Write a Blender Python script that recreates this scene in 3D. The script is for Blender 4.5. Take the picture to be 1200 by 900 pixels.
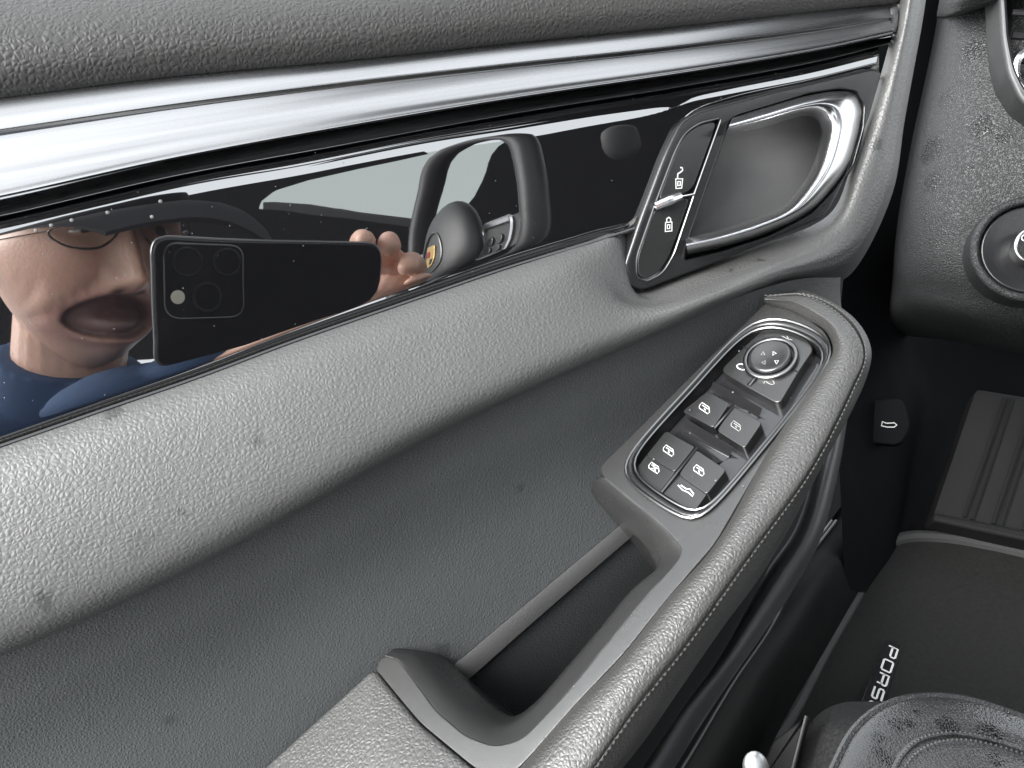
import bpy, bmesh, math, random
import numpy as np
from mathutils import Vector, Matrix
from mathutils.geometry import delaunay_2d_cdt

random.seed(7)
rng = np.random.default_rng(7)
SC = bpy.context.scene
for o in list(bpy.data.objects):
    bpy.data.objects.remove(o)
COL = SC.collection

# ------------------------------------------------------------------ frames
# Camera frame: x right, y up, z backwards (metres).  F is the focal length in photograph pixels (1200 wide).
F = 901.0
def nz(v):
    v = np.asarray(v, float); return v / np.linalg.norm(v)
def ray(px, py):
    return np.array([(px - 600.0) / F, (450.0 - py) / F, -1.0])
NT = -nz(ray(268, 308))          # normal of the glossy trim: it mirrors the phone's own lens
DT = 0.26                        # distance lens - trim
def P(px, py, w=0.0):            # point on the sheet w above the trim plane
    d = ray(px, py); return d * ((-DT + w) / NT.dot(d))
def D(px, py, depth):
    return ray(px, py) * depth
U_ = nz(P(1040, 30) - P(0, 200))
V_ = np.cross(NT, U_)
TILT = math.radians(25)
UP = V_ * math.cos(TILT) + NT * math.sin(TILT)
INW = NT * math.cos(TILT) - V_ * math.sin(TILT)       # horizontal, into the cabin
YV = np.cross(UP, U_)
ROT = np.array([U_, YV, UP])
CAMLOC = np.array([0.0, 0.0, 1.05])
def W(p):
    return np.asarray(p) @ ROT.T + CAMLOC
def mirror(p):                   # the place of a thing whose image stands at p behind the trim
    p = np.asarray(p, float)
    k = p @ NT + DT
    return p - 2 * np.outer(np.atleast_1d(k), NT).reshape(p.shape)

# ------------------------------------------------------------------ camera
cam = bpy.data.cameras.new('camera')
cam.sensor_width = 36.0
cam.lens = 36.0 * F / 1200.0
cam.clip_start = 0.005
cam.clip_end = 200
camo = bpy.data.objects.new('camera', cam)
COL.objects.link(camo)
M4 = Matrix.Identity(4)
for i in range(3):
    for j in range(3):
        M4[i][j] = ROT[i][j]
    M4[i][3] = CAMLOC[i]
camo.matrix_world = M4
SC.camera = camo

# ------------------------------------------------------------------ light
world = bpy.data.worlds.new('World')
SC.world = world
world.use_nodes = True
wn = world.node_tree
wn.nodes.clear()
sky = wn.nodes.new('ShaderNodeTexSky')
sky.sky_type = 'NISHITA'
sky.sun_disc = False
SUN_DIR = nz([-0.75, -0.12, 0.60])         # world direction towards the brightest part of the overcast sky
sky.sun_elevation = math.asin(SUN_DIR[2])
sky.sun_rotation = math.atan2(SUN_DIR[0], SUN_DIR[1])
sky.air_density = 1.0; sky.dust_density = 4.0
hsv = wn.nodes.new('ShaderNodeHueSaturation')
hsv.inputs['Saturation'].default_value = 0.12
bg = wn.nodes.new('ShaderNodeBackground')
bg.inputs['Strength'].default_value = 0.075
wo = wn.nodes.new('ShaderNodeOutputWorld')
wn.links.new(sky.outputs[0], hsv.inputs['Color'])
cloud = wn.nodes.new('ShaderNodeMix'); cloud.data_type = 'RGBA'       # even overcast layer over the clear sky
cloud.inputs['Factor'].default_value = 0.75
cloud.inputs['B'].default_value = (7.3, 7.7, 8.1, 1)
wn.links.new(hsv.outputs[0], cloud.inputs['A'])
wn.links.new(cloud.outputs['Result'], bg.inputs['Color'])
wn.links.new(bg.outputs[0], wo.inputs['Surface'])
sl = bpy.data.lights.new('sun', 'SUN')
sl.energy = 1.9
sl.angle = math.radians(40)
sl.color = (1.0, 0.985, 0.96)
so = bpy.data.objects.new('sun', sl)
COL.objects.link(so)
so.rotation_euler = Vector(SUN_DIR).to_track_quat('Z', 'Y').to_euler()
so.location = (0, 0, 4)
SC.view_settings.view_transform = 'Standard'
SC.view_settings.look = 'None'
SC.view_settings.exposure = 2.72
SC.view_settings.gamma = 1.0
SC.view_settings.use_curve_mapping = False
SC.cycles.max_bounces = 8

# ------------------------------------------------------------------ materials
def newmat(name):
    m = bpy.data.materials.new(name); m.use_nodes = True
    nt = m.node_tree
    return m, nt, nt.nodes['Principled BSDF']
def N(nt, t, **kw):
    n = nt.nodes.new(t)
    for k, v in kw.items():
        setattr(n, k, v)
    return n
def plain(name, col, rough=0.5, metal=0.0, spec=0.5, coat=0.0, bump=0.0, bscale=2500, var=0.12, vscale=25, ior=None, aniso=0):
    m, nt, b = newmat(name)
    b.inputs['Metallic'].default_value = metal
    b.inputs['Roughness'].default_value = rough
    b.inputs['Specular IOR Level'].default_value = spec
    b.inputs['Coat Weight'].default_value = coat
    b.inputs['Coat Roughness'].default_value = 0.03
    if ior: b.inputs['IOR'].default_value = ior
    tc = N(nt, 'ShaderNodeTexCoord')
    no = N(nt, 'ShaderNodeTexNoise'); no.inputs['Scale'].default_value = vscale; no.inputs['Detail'].default_value = 6
    nt.links.new(tc.outputs['Object'], no.inputs['Vector'])
    mx = N(nt, 'ShaderNodeMix', data_type='RGBA')
    mx.inputs['A'].default_value = (*[c * (1 - var) for c in col], 1)
    mx.inputs['B'].default_value = (*[min(1, c * (1 + var)) for c in col], 1)
    nt.links.new(no.outputs['Fac'], mx.inputs['Factor'])
    nt.links.new(mx.outputs['Result'], b.inputs['Base Color'])
    if rough > 0.08:
        mr = N(nt, 'ShaderNodeMapRange')
        mr.inputs['To Min'].default_value = rough * 0.85; mr.inputs['To Max'].default_value = min(1, rough * 1.15)
        nt.links.new(no.outputs['Fac'], mr.inputs['Value'])
        nt.links.new(mr.outputs['Result'], b.inputs['Roughness'])
    if bump:
        n2 = N(nt, 'ShaderNodeTexNoise'); n2.inputs['Scale'].default_value = bscale; n2.inputs['Detail'].default_value = 3
        nt.links.new(tc.outputs['Object'], n2.inputs['Vector'])
        bp = N(nt, 'ShaderNodeBump'); bp.inputs['Strength'].default_value = bump; bp.inputs['Distance'].default_value = 0.0004
        nt.links.new(n2.outputs['Fac'], bp.inputs['Height'])
        nt.links.new(bp.outputs['Normal'], b.inputs['Normal'])
    return m
def leather(name, col, cell=0.0028, bump=0.6, rough=0.42, stain=0.0, dist=0.0007, warp=0.35, spec=0.3, ss=22, sth=.62):
    m, nt, b = newmat(name)
    tc = N(nt, 'ShaderNodeTexCoord')
    wnz = N(nt, 'ShaderNodeTexNoise'); wnz.inputs['Scale'].default_value = 0.45 / cell; wnz.inputs['Detail'].default_value = 2
    nt.links.new(tc.outputs['Object'], wnz.inputs['Vector'])
    sub = N(nt, 'ShaderNodeVectorMath', operation='SUBTRACT'); sub.inputs[1].default_value = (0.5, 0.5, 0.5)
    nt.links.new(wnz.outputs['Color'], sub.inputs[0])
    sc = N(nt, 'ShaderNodeVectorMath', operation='SCALE'); sc.inputs['Scale'].default_value = cell * warp * 4
    nt.links.new(sub.outputs[0], sc.inputs[0])
    ad = N(nt, 'ShaderNodeVectorMath', operation='ADD')
    nt.links.new(tc.outputs['Object'], ad.inputs[0]); nt.links.new(sc.outputs[0], ad.inputs[1])
    vo = N(nt, 'ShaderNodeTexVoronoi', feature='DISTANCE_TO_EDGE'); vo.inputs['Scale'].default_value = 1.0 / cell
    nt.links.new(ad.outputs[0], vo.inputs['Vector'])
    mr = N(nt, 'ShaderNodeMapRange', interpolation_type='SMOOTHSTEP'); mr.inputs['From Max'].default_value = 0.42
    nt.links.new(vo.outputs['Distance'], mr.inputs['Value'])
    vf = N(nt, 'ShaderNodeTexVoronoi', feature='F1'); vf.inputs['Scale'].default_value = 1.0 / cell
    nt.links.new(ad.outputs[0], vf.inputs['Vector'])
    fn = N(nt, 'ShaderNodeTexNoise'); fn.inputs['Scale'].default_value = 2.2 / cell; fn.inputs['Detail'].default_value = 4
    nt.links.new(tc.outputs['Object'], fn.inputs['Vector'])
    a1 = N(nt, 'ShaderNodeMath', operation='MULTIPLY_ADD'); a1.inputs[1].default_value = 0.22
    nt.links.new(fn.outputs['Fac'], a1.inputs[0]); nt.links.new(mr.outputs['Result'], a1.inputs[2])
    a2 = N(nt, 'ShaderNodeMath', operation='MULTIPLY_ADD'); a2.inputs[1].default_value = -0.55
    nt.links.new(vf.outputs['Distance'], a2.inputs[0]); nt.links.new(a1.outputs[0], a2.inputs[2])
    wr = N(nt, 'ShaderNodeTexNoise'); wr.inputs['Scale'].default_value = 0.11 / cell; wr.inputs['Detail'].default_value = 3
    nt.links.new(tc.outputs['Object'], wr.inputs['Vector'])
    a3 = N(nt, 'ShaderNodeMath', operation='MULTIPLY_ADD'); a3.inputs[1].default_value = 2.2
    nt.links.new(wr.outputs['Fac'], a3.inputs[0]); nt.links.new(a2.outputs[0], a3.inputs[2]); a2 = a3
    bp = N(nt, 'ShaderNodeBump'); bp.inputs['Strength'].default_value = bump; bp.inputs['Distance'].default_value = dist
    nt.links.new(a2.outputs[0], bp.inputs['Height']); nt.links.new(bp.outputs['Normal'], b.inputs['Normal'])
    ln = N(nt, 'ShaderNodeTexNoise'); ln.inputs['Scale'].default_value = 14; ln.inputs['Detail'].default_value = 5
    nt.links.new(tc.outputs['Object'], ln.inputs['Vector'])
    mx = N(nt, 'ShaderNodeMix', data_type='RGBA')
    mx.inputs['A'].default_value = (*[c * 0.85 for c in col], 1); mx.inputs['B'].default_value = (*[c * 1.15 for c in col], 1)
    nt.links.new(ln.outputs['Fac'], mx.inputs['Factor'])
    last = mx.outputs['Result']
    if stain > 0:                       # scattered damp spots and scuffs
        sv = N(nt, 'ShaderNodeTexVoronoi', feature='F1'); sv.inputs['Scale'].default_value = ss; sv.inputs['Randomness'].default_value = 1.0
        dn = N(nt, 'ShaderNodeTexNoise'); dn.inputs['Scale'].default_value = 120; dn.inputs['Detail'].default_value = 3
        nt.links.new(tc.outputs['Object'], dn.inputs['Vector'])
        dm = N(nt, 'ShaderNodeVectorMath', operation='MULTIPLY_ADD'); dm.inputs[1].default_value = (0.012,) * 3
        nt.links.new(dn.outputs['Color'], dm.inputs[0]); nt.links.new(tc.outputs['Object'], dm.inputs[2])
        nt.links.new(dm.outputs[0], sv.inputs['Vector'])
        s1 = N(nt, 'ShaderNodeMapRange', interpolation_type='SMOOTHSTEP')
        s1.inputs['From Min'].default_value = 0.05; s1.inputs['From Max'].default_value = 0.16
        s1.inputs['To Min'].default_value = stain; s1.inputs['To Max'].default_value = 0.0
        nt.links.new(sv.outputs['Distance'], s1.inputs['Value'])
        sep = N(nt, 'ShaderNodeSeparateColor'); nt.links.new(sv.outputs['Color'], sep.inputs[0])
        gt = N(nt, 'ShaderNodeMath', operation='GREATER_THAN'); gt.inputs[1].default_value = sth
        nt.links.new(sep.outputs[0], gt.inputs[0])
        mu = N(nt, 'ShaderNodeMath', operation='MULTIPLY')
        nt.links.new(s1.outputs['Result'], mu.inputs[0]); nt.links.new(gt.outputs[0], mu.inputs[1])
        mx2 = N(nt, 'ShaderNodeMix', data_type='RGBA')
        mx2.inputs['B'].default_value = (col[0] * .25, col[1] * .25, col[2] * .25, 1)
        nt.links.new(last, mx2.inputs['A']); nt.links.new(mu.outputs[0], mx2.inputs['Factor'])
        last = mx2.outputs['Result']
        rm = N(nt, 'ShaderNodeMapRange'); rm.inputs['To Min'].default_value = rough; rm.inputs['To Max'].default_value = rough * .45
        nt.links.new(mu.outputs[0], rm.inputs['Value']); nt.links.new(rm.outputs['Result'], b.inputs['Roughness'])
    nt.links.new(last, b.inputs['Base Color'])
    b.inputs['Roughness'].default_value = rough
    b.inputs['Specular IOR Level'].default_value = spec
    return m

MAT = {}
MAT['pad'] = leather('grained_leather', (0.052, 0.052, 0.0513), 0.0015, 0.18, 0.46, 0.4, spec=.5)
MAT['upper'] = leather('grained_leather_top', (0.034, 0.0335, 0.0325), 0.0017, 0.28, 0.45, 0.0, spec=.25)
MAT['arm'] = leather('armrest_leather', (0.034, 0.0335, 0.0325), 0.0013, 0.24, 0.44, 0.3, spec=.55)
MAT['rear'] = leather('armrest_rear_leather', (0.055, 0.055, 0.054), 0.0016, 0.32, 0.42, 0.2)
MAT['lower'] = leather('fine_grain_vinyl', (0.035, 0.0375, 0.0385), 0.0011, 0.35, 0.5, 0.3, 0.0003, spec=.25)
MAT['plastic'] = plain('satin_black_plastic', (0.03, 0.03, 0.03), 0.33, bump=0.25, bscale=3500)
MAT['armtop'] = plain('soft_touch_plastic', (0.019, 0.019, 0.0188), 0.27, spec=.7, bump=0.3, bscale=3200)
MAT['bezel'] = plain('dark_satin_bezel', (0.010, 0.010, 0.0105), 0.24, bump=0.12, bscale=3500)
MAT['button'] = plain('button_plastic', (0.014, 0.014, 0.014), 0.17, spec=.7, bump=0.15, bscale=3500)
MAT['gloss'] = plain('piano_black', (0.004, 0.004, 0.0045), 0.012, spec=0.5, var=0.05, ior=2.8)
MAT['glossb'] = plain('gloss_black_plastic', (0.012, 0.012, 0.013), 0.10, spec=0.6, bump=0.03, bscale=400)
MAT['alu'], _nt, _b = newmat('brushed_aluminium')
_b.inputs['Metallic'].default_value = 1.0
_tc = N(_nt, 'ShaderNodeTexCoord'); _mp = N(_nt, 'ShaderNodeMapping'); _mp.inputs['Scale'].default_value = (4, 320, 320)
_nt.links.new(_tc.outputs['Object'], _mp.inputs['Vector'])
_no = N(_nt, 'ShaderNodeTexNoise'); _no.inputs['Scale'].default_value = 1.0; _no.inputs['Detail'].default_value = 5
_nt.links.new(_mp.outputs[0], _no.inputs['Vector'])
_mx = N(_nt, 'ShaderNodeMix', data_type='RGBA'); _mx.inputs['A'].default_value = (.17, .17, .172, 1); _mx.inputs['B'].default_value = (.38, .38, .383, 1)
_nt.links.new(_no.outputs['Fac'], _mx.inputs['Factor']); _nt.links.new(_mx.outputs['Result'], _b.inputs['Base Color'])
_mr = N(_nt, 'ShaderNodeMapRange'); _mr.inputs['To Min'].default_value = .16; _mr.inputs['To Max'].default_value = .38
_nt.links.new(_no.outputs['Fac'], _mr.inputs['Value']); _nt.links.new(_mr.outputs['Result'], _b.inputs['Roughness'])
MAT['chrome'] = plain('satin_chrome', (0.66, 0.66, 0.67), 0.24, metal=1.0, bump=0.03, bscale=900, var=0.06)
MAT['rim'] = plain('dull_chrome_rim', (0.15, 0.15, 0.15), 0.28, metal=1.0)
MAT['icon'] = plain('white_print', (0.45, 0.45, 0.44), 0.6, var=0.05)
MAT['iconw'] = plain('pale_print', (0.2, 0.2, 0.195), 0.6, var=0.1)
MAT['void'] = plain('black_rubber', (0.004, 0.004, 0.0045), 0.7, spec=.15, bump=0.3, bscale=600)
MAT['rubber'] = plain('rubber_seal', (0.018, 0.018, 0.0185), 0.45, bump=0.3, bscale=500)
MAT['thread'] = plain('grey_thread', (0.035, 0.035, 0.034), 0.6)
MAT['cup'] = plain('handle_cup_plastic', (0.040, 0.040, 0.040), 0.45, bump=0.4, bscale=2200)
MAT['carpet'] = plain('dark_carpet', (0.0045, 0.0045, 0.005), 0.95, spec=0.03, bump=1.0, bscale=900, var=0.5, vscale=500)
MAT['carpet2'] = plain('speckled_carpet', (0.018, 0.018, 0.018), 0.95, spec=0.1, bump=1.0, bscale=700, var=0.9, vscale=420)
MAT['mat'] = plain('floor_mat_pile', (0.011, 0.011, 0.0107), 0.95, spec=0.1, bump=1.0, bscale=450, var=0.55, vscale=240)
MAT['binding'] = plain('mat_binding', (0.02, 0.02, 0.02), 0.8, bump=0.6, bscale=600)
MAT['dash'] = leather('dash_skin', (0.0115, 0.0118, 0.012), 0.0016, 0.5, 0.40, 0.3, warp=0.5, spec=0.3)
MAT['seat'] = leather('seat_leather', (0.020, 0.020, 0.0205), 0.0020, 0.22, 0.27, 0.0, spec=.6)
MAT['ribrub'] = plain('foot_rest_rubber', (0.0045, 0.0045, 0.0045), 0.7, spec=.2, bump=0.5, bscale=500)
MAT['drop'] = plain('dust_drops_glints', (0.12, 0.12, 0.12), 0.12, spec=0.8)

# ------------------------------------------------------------------ mesh helpers
ORG = {}
def tag(o, label=None, cat=None, group=None, kind=None):
    if label: o['label'] = label
    if cat: o['category'] = cat
    if group: o['group'] = group
    if kind: o['kind'] = kind
    return o
def thing(name, base_cam, label, cat, group=None):
    o = bpy.data.objects.new(name, None); COL.objects.link(o)
    o.empty_display_size = 0.02
    loc = W(base_cam); o.location = loc; ORG[o.name] = loc
    return tag(o, label, cat, group)
def mk(name, vc, faces, mat, parent=None, smooth=True, angle=35, kind=None, recalc=True, label=None):
    """one mesh object from camera-frame vertices"""
    v = W(np.array(vc, float))
    if parent is not None: org = ORG[parent.name]
    else: org = v.mean(axis=0)
    me = bpy.data.meshes.new(name)
    me.from_pydata((v - org).tolist(), [], [tuple(int(i) for i in f) for f in faces])
    if recalc:
        bm = bmesh.new(); bm.from_mesh(me)
        bmesh.ops.recalc_face_normals(bm, faces=bm.faces)
        bm.to_mesh(me); bm.free()
    me.materials.append(mat)
    if smooth:
        me.shade_smooth()
        if angle < 180: me.set_sharp_from_angle(angle=math.radians(angle))
    o = bpy.data.objects.new(name, me); COL.objects.link(o)
    if smooth and angle <= 60:
        wm = o.modifiers.new('weighted_normals', 'WEIGHTED_NORMAL'); wm.keep_sharp = True; wm.weight = 100
    if parent is not None: o.parent = parent
    else: o.location = org
    ORG[o.name] = org
    if kind: o['kind'] = kind
    if label: o['label'] = label
    return o
def spline(pts, n, closed=False):
    """centripetal-ish Catmull-Rom through pts, n samples even in chord length"""
    p = np.array(pts, float); m = len(p)
    if m == 2:
        t = np.linspace(0, 1, n)[:, None]; return p[0] * (1 - t) + p[1] * t
    if closed: q = np.vstack([p[-1], p, p[0], p[1]]); segs = m
    else: q = np.vstack([2 * p[0] - p[1], p, 2 * p[-1] - p[-2]]); segs = m - 1
    out = []
    K = 24
    for i in range(segs):
        p0, p1, p2, p3 = q[i], q[i + 1], q[i + 2], q[i + 3]
        d0 = max(np.linalg.norm(p1 - p0), 1e-9) ** .5; d1 = max(np.linalg.norm(p2 - p1), 1e-9) ** .5; d2 = max(np.linalg.norm(p3 - p2), 1e-9) ** .5
        m1 = (p2 - p1) + d1 * ((p1 - p0) / d0 - (p2 - p0) / (d0 + d1))
        m2 = (p2 - p1) + d1 * ((p3 - p2) / d2 - (p3 - p1) / (d1 + d2))
        for k in range(K):
            t = k / K
            out.append((2 * t**3 - 3 * t**2 + 1) * p1 + (t**3 - 2 * t**2 + t) * m1 + (-2 * t**3 + 3 * t**2) * p2 + (t**3 - t**2) * m2)
    out.append(q[segs + 1])
    out = np.array(out)
    s = np.concatenate([[0], np.cumsum(np.linalg.norm(np.diff(out, axis=0), axis=1))])
    tt = np.linspace(0, s[-1], n + 1)[:-1] if closed else np.linspace(0, s[-1], n)
    return np.stack([np.interp(tt, s, out[:, k]) for k in range(out.shape[1])], axis=1)
def grid_faces(nr, nc, wrap=False):
    f = []
    for i in range(nr - 1):
        for j in range(nc if wrap else nc - 1):
            a = i * nc + j; b = i * nc + (j + 1) % nc
            f.append((a, b, b + nc, a + nc))
    return f
def loft(rows, nu, nv, closed=False):
    """rows: lists of 3-D points (same sense); spline along each row then across the rows"""
    R = [spline(r, nu, closed) for r in rows]
    R = np.array(R)                                   # rows x nu x 3
    out = np.empty((nv, nu, 3))
    for j in range(nu):
        out[:, j] = spline(R[:, j], nv) if len(rows) > 2 else R[:, j][0] + np.linspace(0, 1, nv)[:, None] * (R[:, j][1] - R[:, j][0])
    return out.reshape(-1, 3), grid_faces(nv, nu, closed)
def loft_idx(rows, nu, sub):
    """as loft, but the samples across rows keep the rows' own spacing (sub per gap)"""
    R = np.array([spline(r, nu) for r in rows]); m = len(rows)
    out = []
    for i in range(m - 1):
        p0 = R[max(i - 1, 0)]; p1 = R[i]; p2 = R[i + 1]; p3 = R[min(i + 2, m - 1)]
        for k in range(sub):
            t = k / sub
            m1 = (p2 - p0) / 2; m2 = (p3 - p1) / 2
            out.append((2 * t**3 - 3 * t**2 + 1) * p1 + (t**3 - 2 * t**2 + t) * m1 + (-2 * t**3 + 3 * t**2) * p2 + (t**3 - t**2) * m2)
    out.append(R[-1])
    out = np.array(out)
    return out.reshape(-1, 3), grid_faces(len(out), nu)
def tube(path, r, seg=8, n=None, closed=False, caps=True):
    p = spline(path, n, closed) if n else np.array(path, float)
    m = len(p); r = np.full(m, r) if np.isscalar(r) else np.interp(np.linspace(0, 1, m), np.linspace(0, 1, len(r)), r)
    if closed: t = np.roll(p, -1, 0) - np.roll(p, 1, 0)
    else: t = np.gradient(p, axis=0)
    t /= np.linalg.norm(t, axis=1)[:, None] + 1e-12
    a = np.cross(t[0], [0.3, 0.5, 0.8]); a /= np.linalg.norm(a)
    vs = []
    for i in range(m):
        a = a - t[i] * a.dot(t[i]); a /= np.linalg.norm(a); b = np.cross(t[i], a)
        for k in range(seg):
            an = 2 * math.pi * k / seg
            vs.append(p[i] + r[i] * (a * math.cos(an) + b * math.sin(an)))
    f = grid_faces(m, seg, True)
    if closed:
        for k in range(seg):
            f.append(((m - 1) * seg + k, (m - 1) * seg + (k + 1) % seg, (k + 1) % seg, k))
    elif caps:
        f.append(tuple(range(seg))[::-1]); f.append(tuple((m - 1) * seg + k for k in range(seg)))
    return np.array(vs), f
class Plane:
    def __init__(s, o, n, ax):
        s.o = np.array(o, float); s.n = nz(n); s.a = nz(np.array(ax) - s.n * np.dot(ax, s.n)); s.b = np.cross(s.n, s.a)
    def hit(s, px, py, h=0.0):
        d = ray(px, py); return d * (s.n.dot(s.o + s.n * h) / s.n.dot(d))
    def uv(s, px, py, h=0.0):
        q = s.hit(px, py, h) - s.o; return np.array([q.dot(s.a), q.dot(s.b)])
    def poly(s, pts, h=0.0): return np.array([s.uv(*p, h) for p in pts])
    def pt(s, uv, h=0.0):
        uv = np.atleast_2d(uv); return s.o + uv[:, :1] * s.a + uv[:, 1:2] * s.b + s.n * h
def ccw(p):
    p = np.asarray(p); x, y = p[:, 0], p[:, 1]
    return p if np.sum(x * np.roll(y, -1) - np.roll(x, -1) * y) > 0 else p[::-1]
def rounded(p, r, seg=5):
    p = ccw(p); m = len(p); out = []
    rr = r if hasattr(r, '__len__') else [r] * m
    for i in range(m):
        a, b, c = p[i - 1], p[i], p[(i + 1) % m]
        u = a - b; v = c - b; lu = np.linalg.norm(u); lv = np.linalg.norm(v)
        u /= lu; v /= lv
        k = min(rr[i], lu * .45, lv * .45)
        if k < 1e-6: out.append(b); continue
        s, e = b + u * k, b + v * k
        for j in range(seg + 1):
            t = j / seg
            out.append((1 - t)**2 * s + 2 * t * (1 - t) * b + t * t * e)
    return np.array(out)
def offset(p, d):
    """move a ccw loop inwards by d"""
    e = np.roll(p, -1, 0) - p; e /= np.linalg.norm(e, axis=1)[:, None] + 1e-12
    n = np.stack([-e[:, 1], e[:, 0]], 1); n0 = np.roll(n, 1, 0)
    mm = n + n0; mm /= np.linalg.norm(mm, axis=1)[:, None] + 1e-12
    c = np.clip(np.sum(mm * n, 1), 0.45, 1)
    return p + mm * (d / c)[:, None]
def inpoly(c, pp):
    x, y = pp[:, 0], pp[:, 1]; xj, yj = np.roll(x, 1), np.roll(y, 1)
    with np.errstate(divide='ignore', invalid='ignore'):
        k = ((y > c[1]) != (yj > c[1])) & (c[0] < (xj - x) * (c[1] - y) / (yj - y) + x)
    return np.sum(k) % 2 == 1
def plate(pl, poly, h0, h1, bev=0.0004, seg=3, holes=(), back=False, dome=0.0, hbev=None):
    """a slab on plane pl: outline poly (ccw 2-D), from height h0 to h1, rolled top edge"""
    poly = ccw(poly); vs = []; fs = []
    def ring(loop, h):
        i0 = len(vs); vs.extend(pl.pt(loop, h)); return list(range(i0, i0 + len(loop)))
    def bridge(a, b):
        m = len(a)
        for k in range(m): fs.append((a[k], a[(k + 1) % m], b[(k + 1) % m], b[k]))
    loops2 = []; ids = []
    def wall(loop, sgn, bv):
        a = ring(loop, h0); first = a
        b = ring(loop, h1 - bv); bridge(a, b); a = b
        lp = loop
        for k in range(1, seg + 1):
            an = math.pi / 2 * k / seg
            lp = offset(loop, sgn * bv * (1 - math.cos(an)))
            b = ring(lp, h1 - bv + bv * math.sin(an)); bridge(a, b); a = b
        return lp, a, first
    lp, a, first = wall(poly, 1, bev); loops2.append(lp); ids.append(a)
    if back: fs.append(tuple(first[::-1]))
    for hl in holes:
        hl = ccw(hl); lp, a, _ = wall(hl, -1, hbev if hbev is not None else bev); loops2.append(lp); ids.append(a)
    if not holes and not dome:
        fs.append(tuple(ids[0]))
    elif dome:
        m = len(ids[0]); c = loops2[0].mean(0); prev = ids[0]
        for k in (0.75, 0.5, 0.25):
            b = ring(c + (loops2[0] - c) * k, h1 + dome * (1 - k * k)); bridge(prev, b); prev = b
        vs.extend(pl.pt(c, h1 + dome)); ci = len(vs) - 1
        for k in range(m): fs.append((prev[k], prev[(k + 1) % m], ci))
    else:
        v2 = np.vstack(loops2); ed = []; k0 = 0; flat = [i for l in ids for i in l]
        for l in loops2:
            m = len(l); ed += [(k0 + k, k0 + (k + 1) % m) for k in range(m)]; k0 += m
        r = delaunay_2d_cdt([Vector(p) for p in v2], ed, [], 0, 1e-9)
        remap = []
        for i, o in enumerate(r[3]):
            if o: remap.append(flat[o[0]])
            else:
                vs.extend(pl.pt(np.array(r[0][i]), h1)); remap.append(len(vs) - 1)
        for f in r[2]:
            c = np.mean([r[0][i] for i in f], axis=0)
            if inpoly(c, loops2[0]) and not any(inpoly(c, l) for l in loops2[1:]): fs.append(tuple(remap[i] for i in f))
    return np.array(vs), fs
def join(parts):
    vs = []; fs = []; k = 0
    for v, f in parts:
        vs.append(np.asarray(v)); fs += [tuple(i + k for i in q) for q in f]; k += len(v)
    return np.vstack(vs), fs
def strip2(pl, pts, wd, h, closed=False):
    """flat printed line of width wd on plane pl"""
    p = np.array(pts, float)
    if closed: t = np.roll(p, -1, 0) - np.roll(p, 1, 0)
    else: t = np.gradient(p, axis=0)
    t /= np.linalg.norm(t, axis=1)[:, None] + 1e-12
    nrm = np.stack([-t[:, 1], t[:, 0]], 1)
    L = p + nrm * wd / 2; R = p - nrm * wd / 2; m = len(p)
    vs = np.vstack([pl.pt(L, h), pl.pt(R, h)]); f = []
    for k in range(m if closed else m - 1):
        j = (k + 1) % m; f.append((k, j, m + j, m + k))
    return vs, f
def circ(c, r, n=32, ry=None):
    a = np.linspace(0, 2 * math.pi, n, endpoint=False)
    return np.stack([c[0] + r * np.cos(a), c[1] + (ry or r) * np.sin(a)], 1)
def ellipsoid(c, r, ax=None, nu=20, nv=14):
    ax = np.eye(3) if ax is None else np.array(ax); vs = []
    for i in range(nv + 1):
        th = math.pi * i / nv
        for j in range(nu):
            ph = 2 * math.pi * j / nu
            q = np.array([r[0] * math.sin(th) * math.cos(ph), r[1] * math.sin(th) * math.sin(ph), r[2] * math.cos(th)])
            vs.append(np.array(c) + q @ ax)
    return np.array(vs), grid_faces(nv + 1, nu, True)
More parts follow.
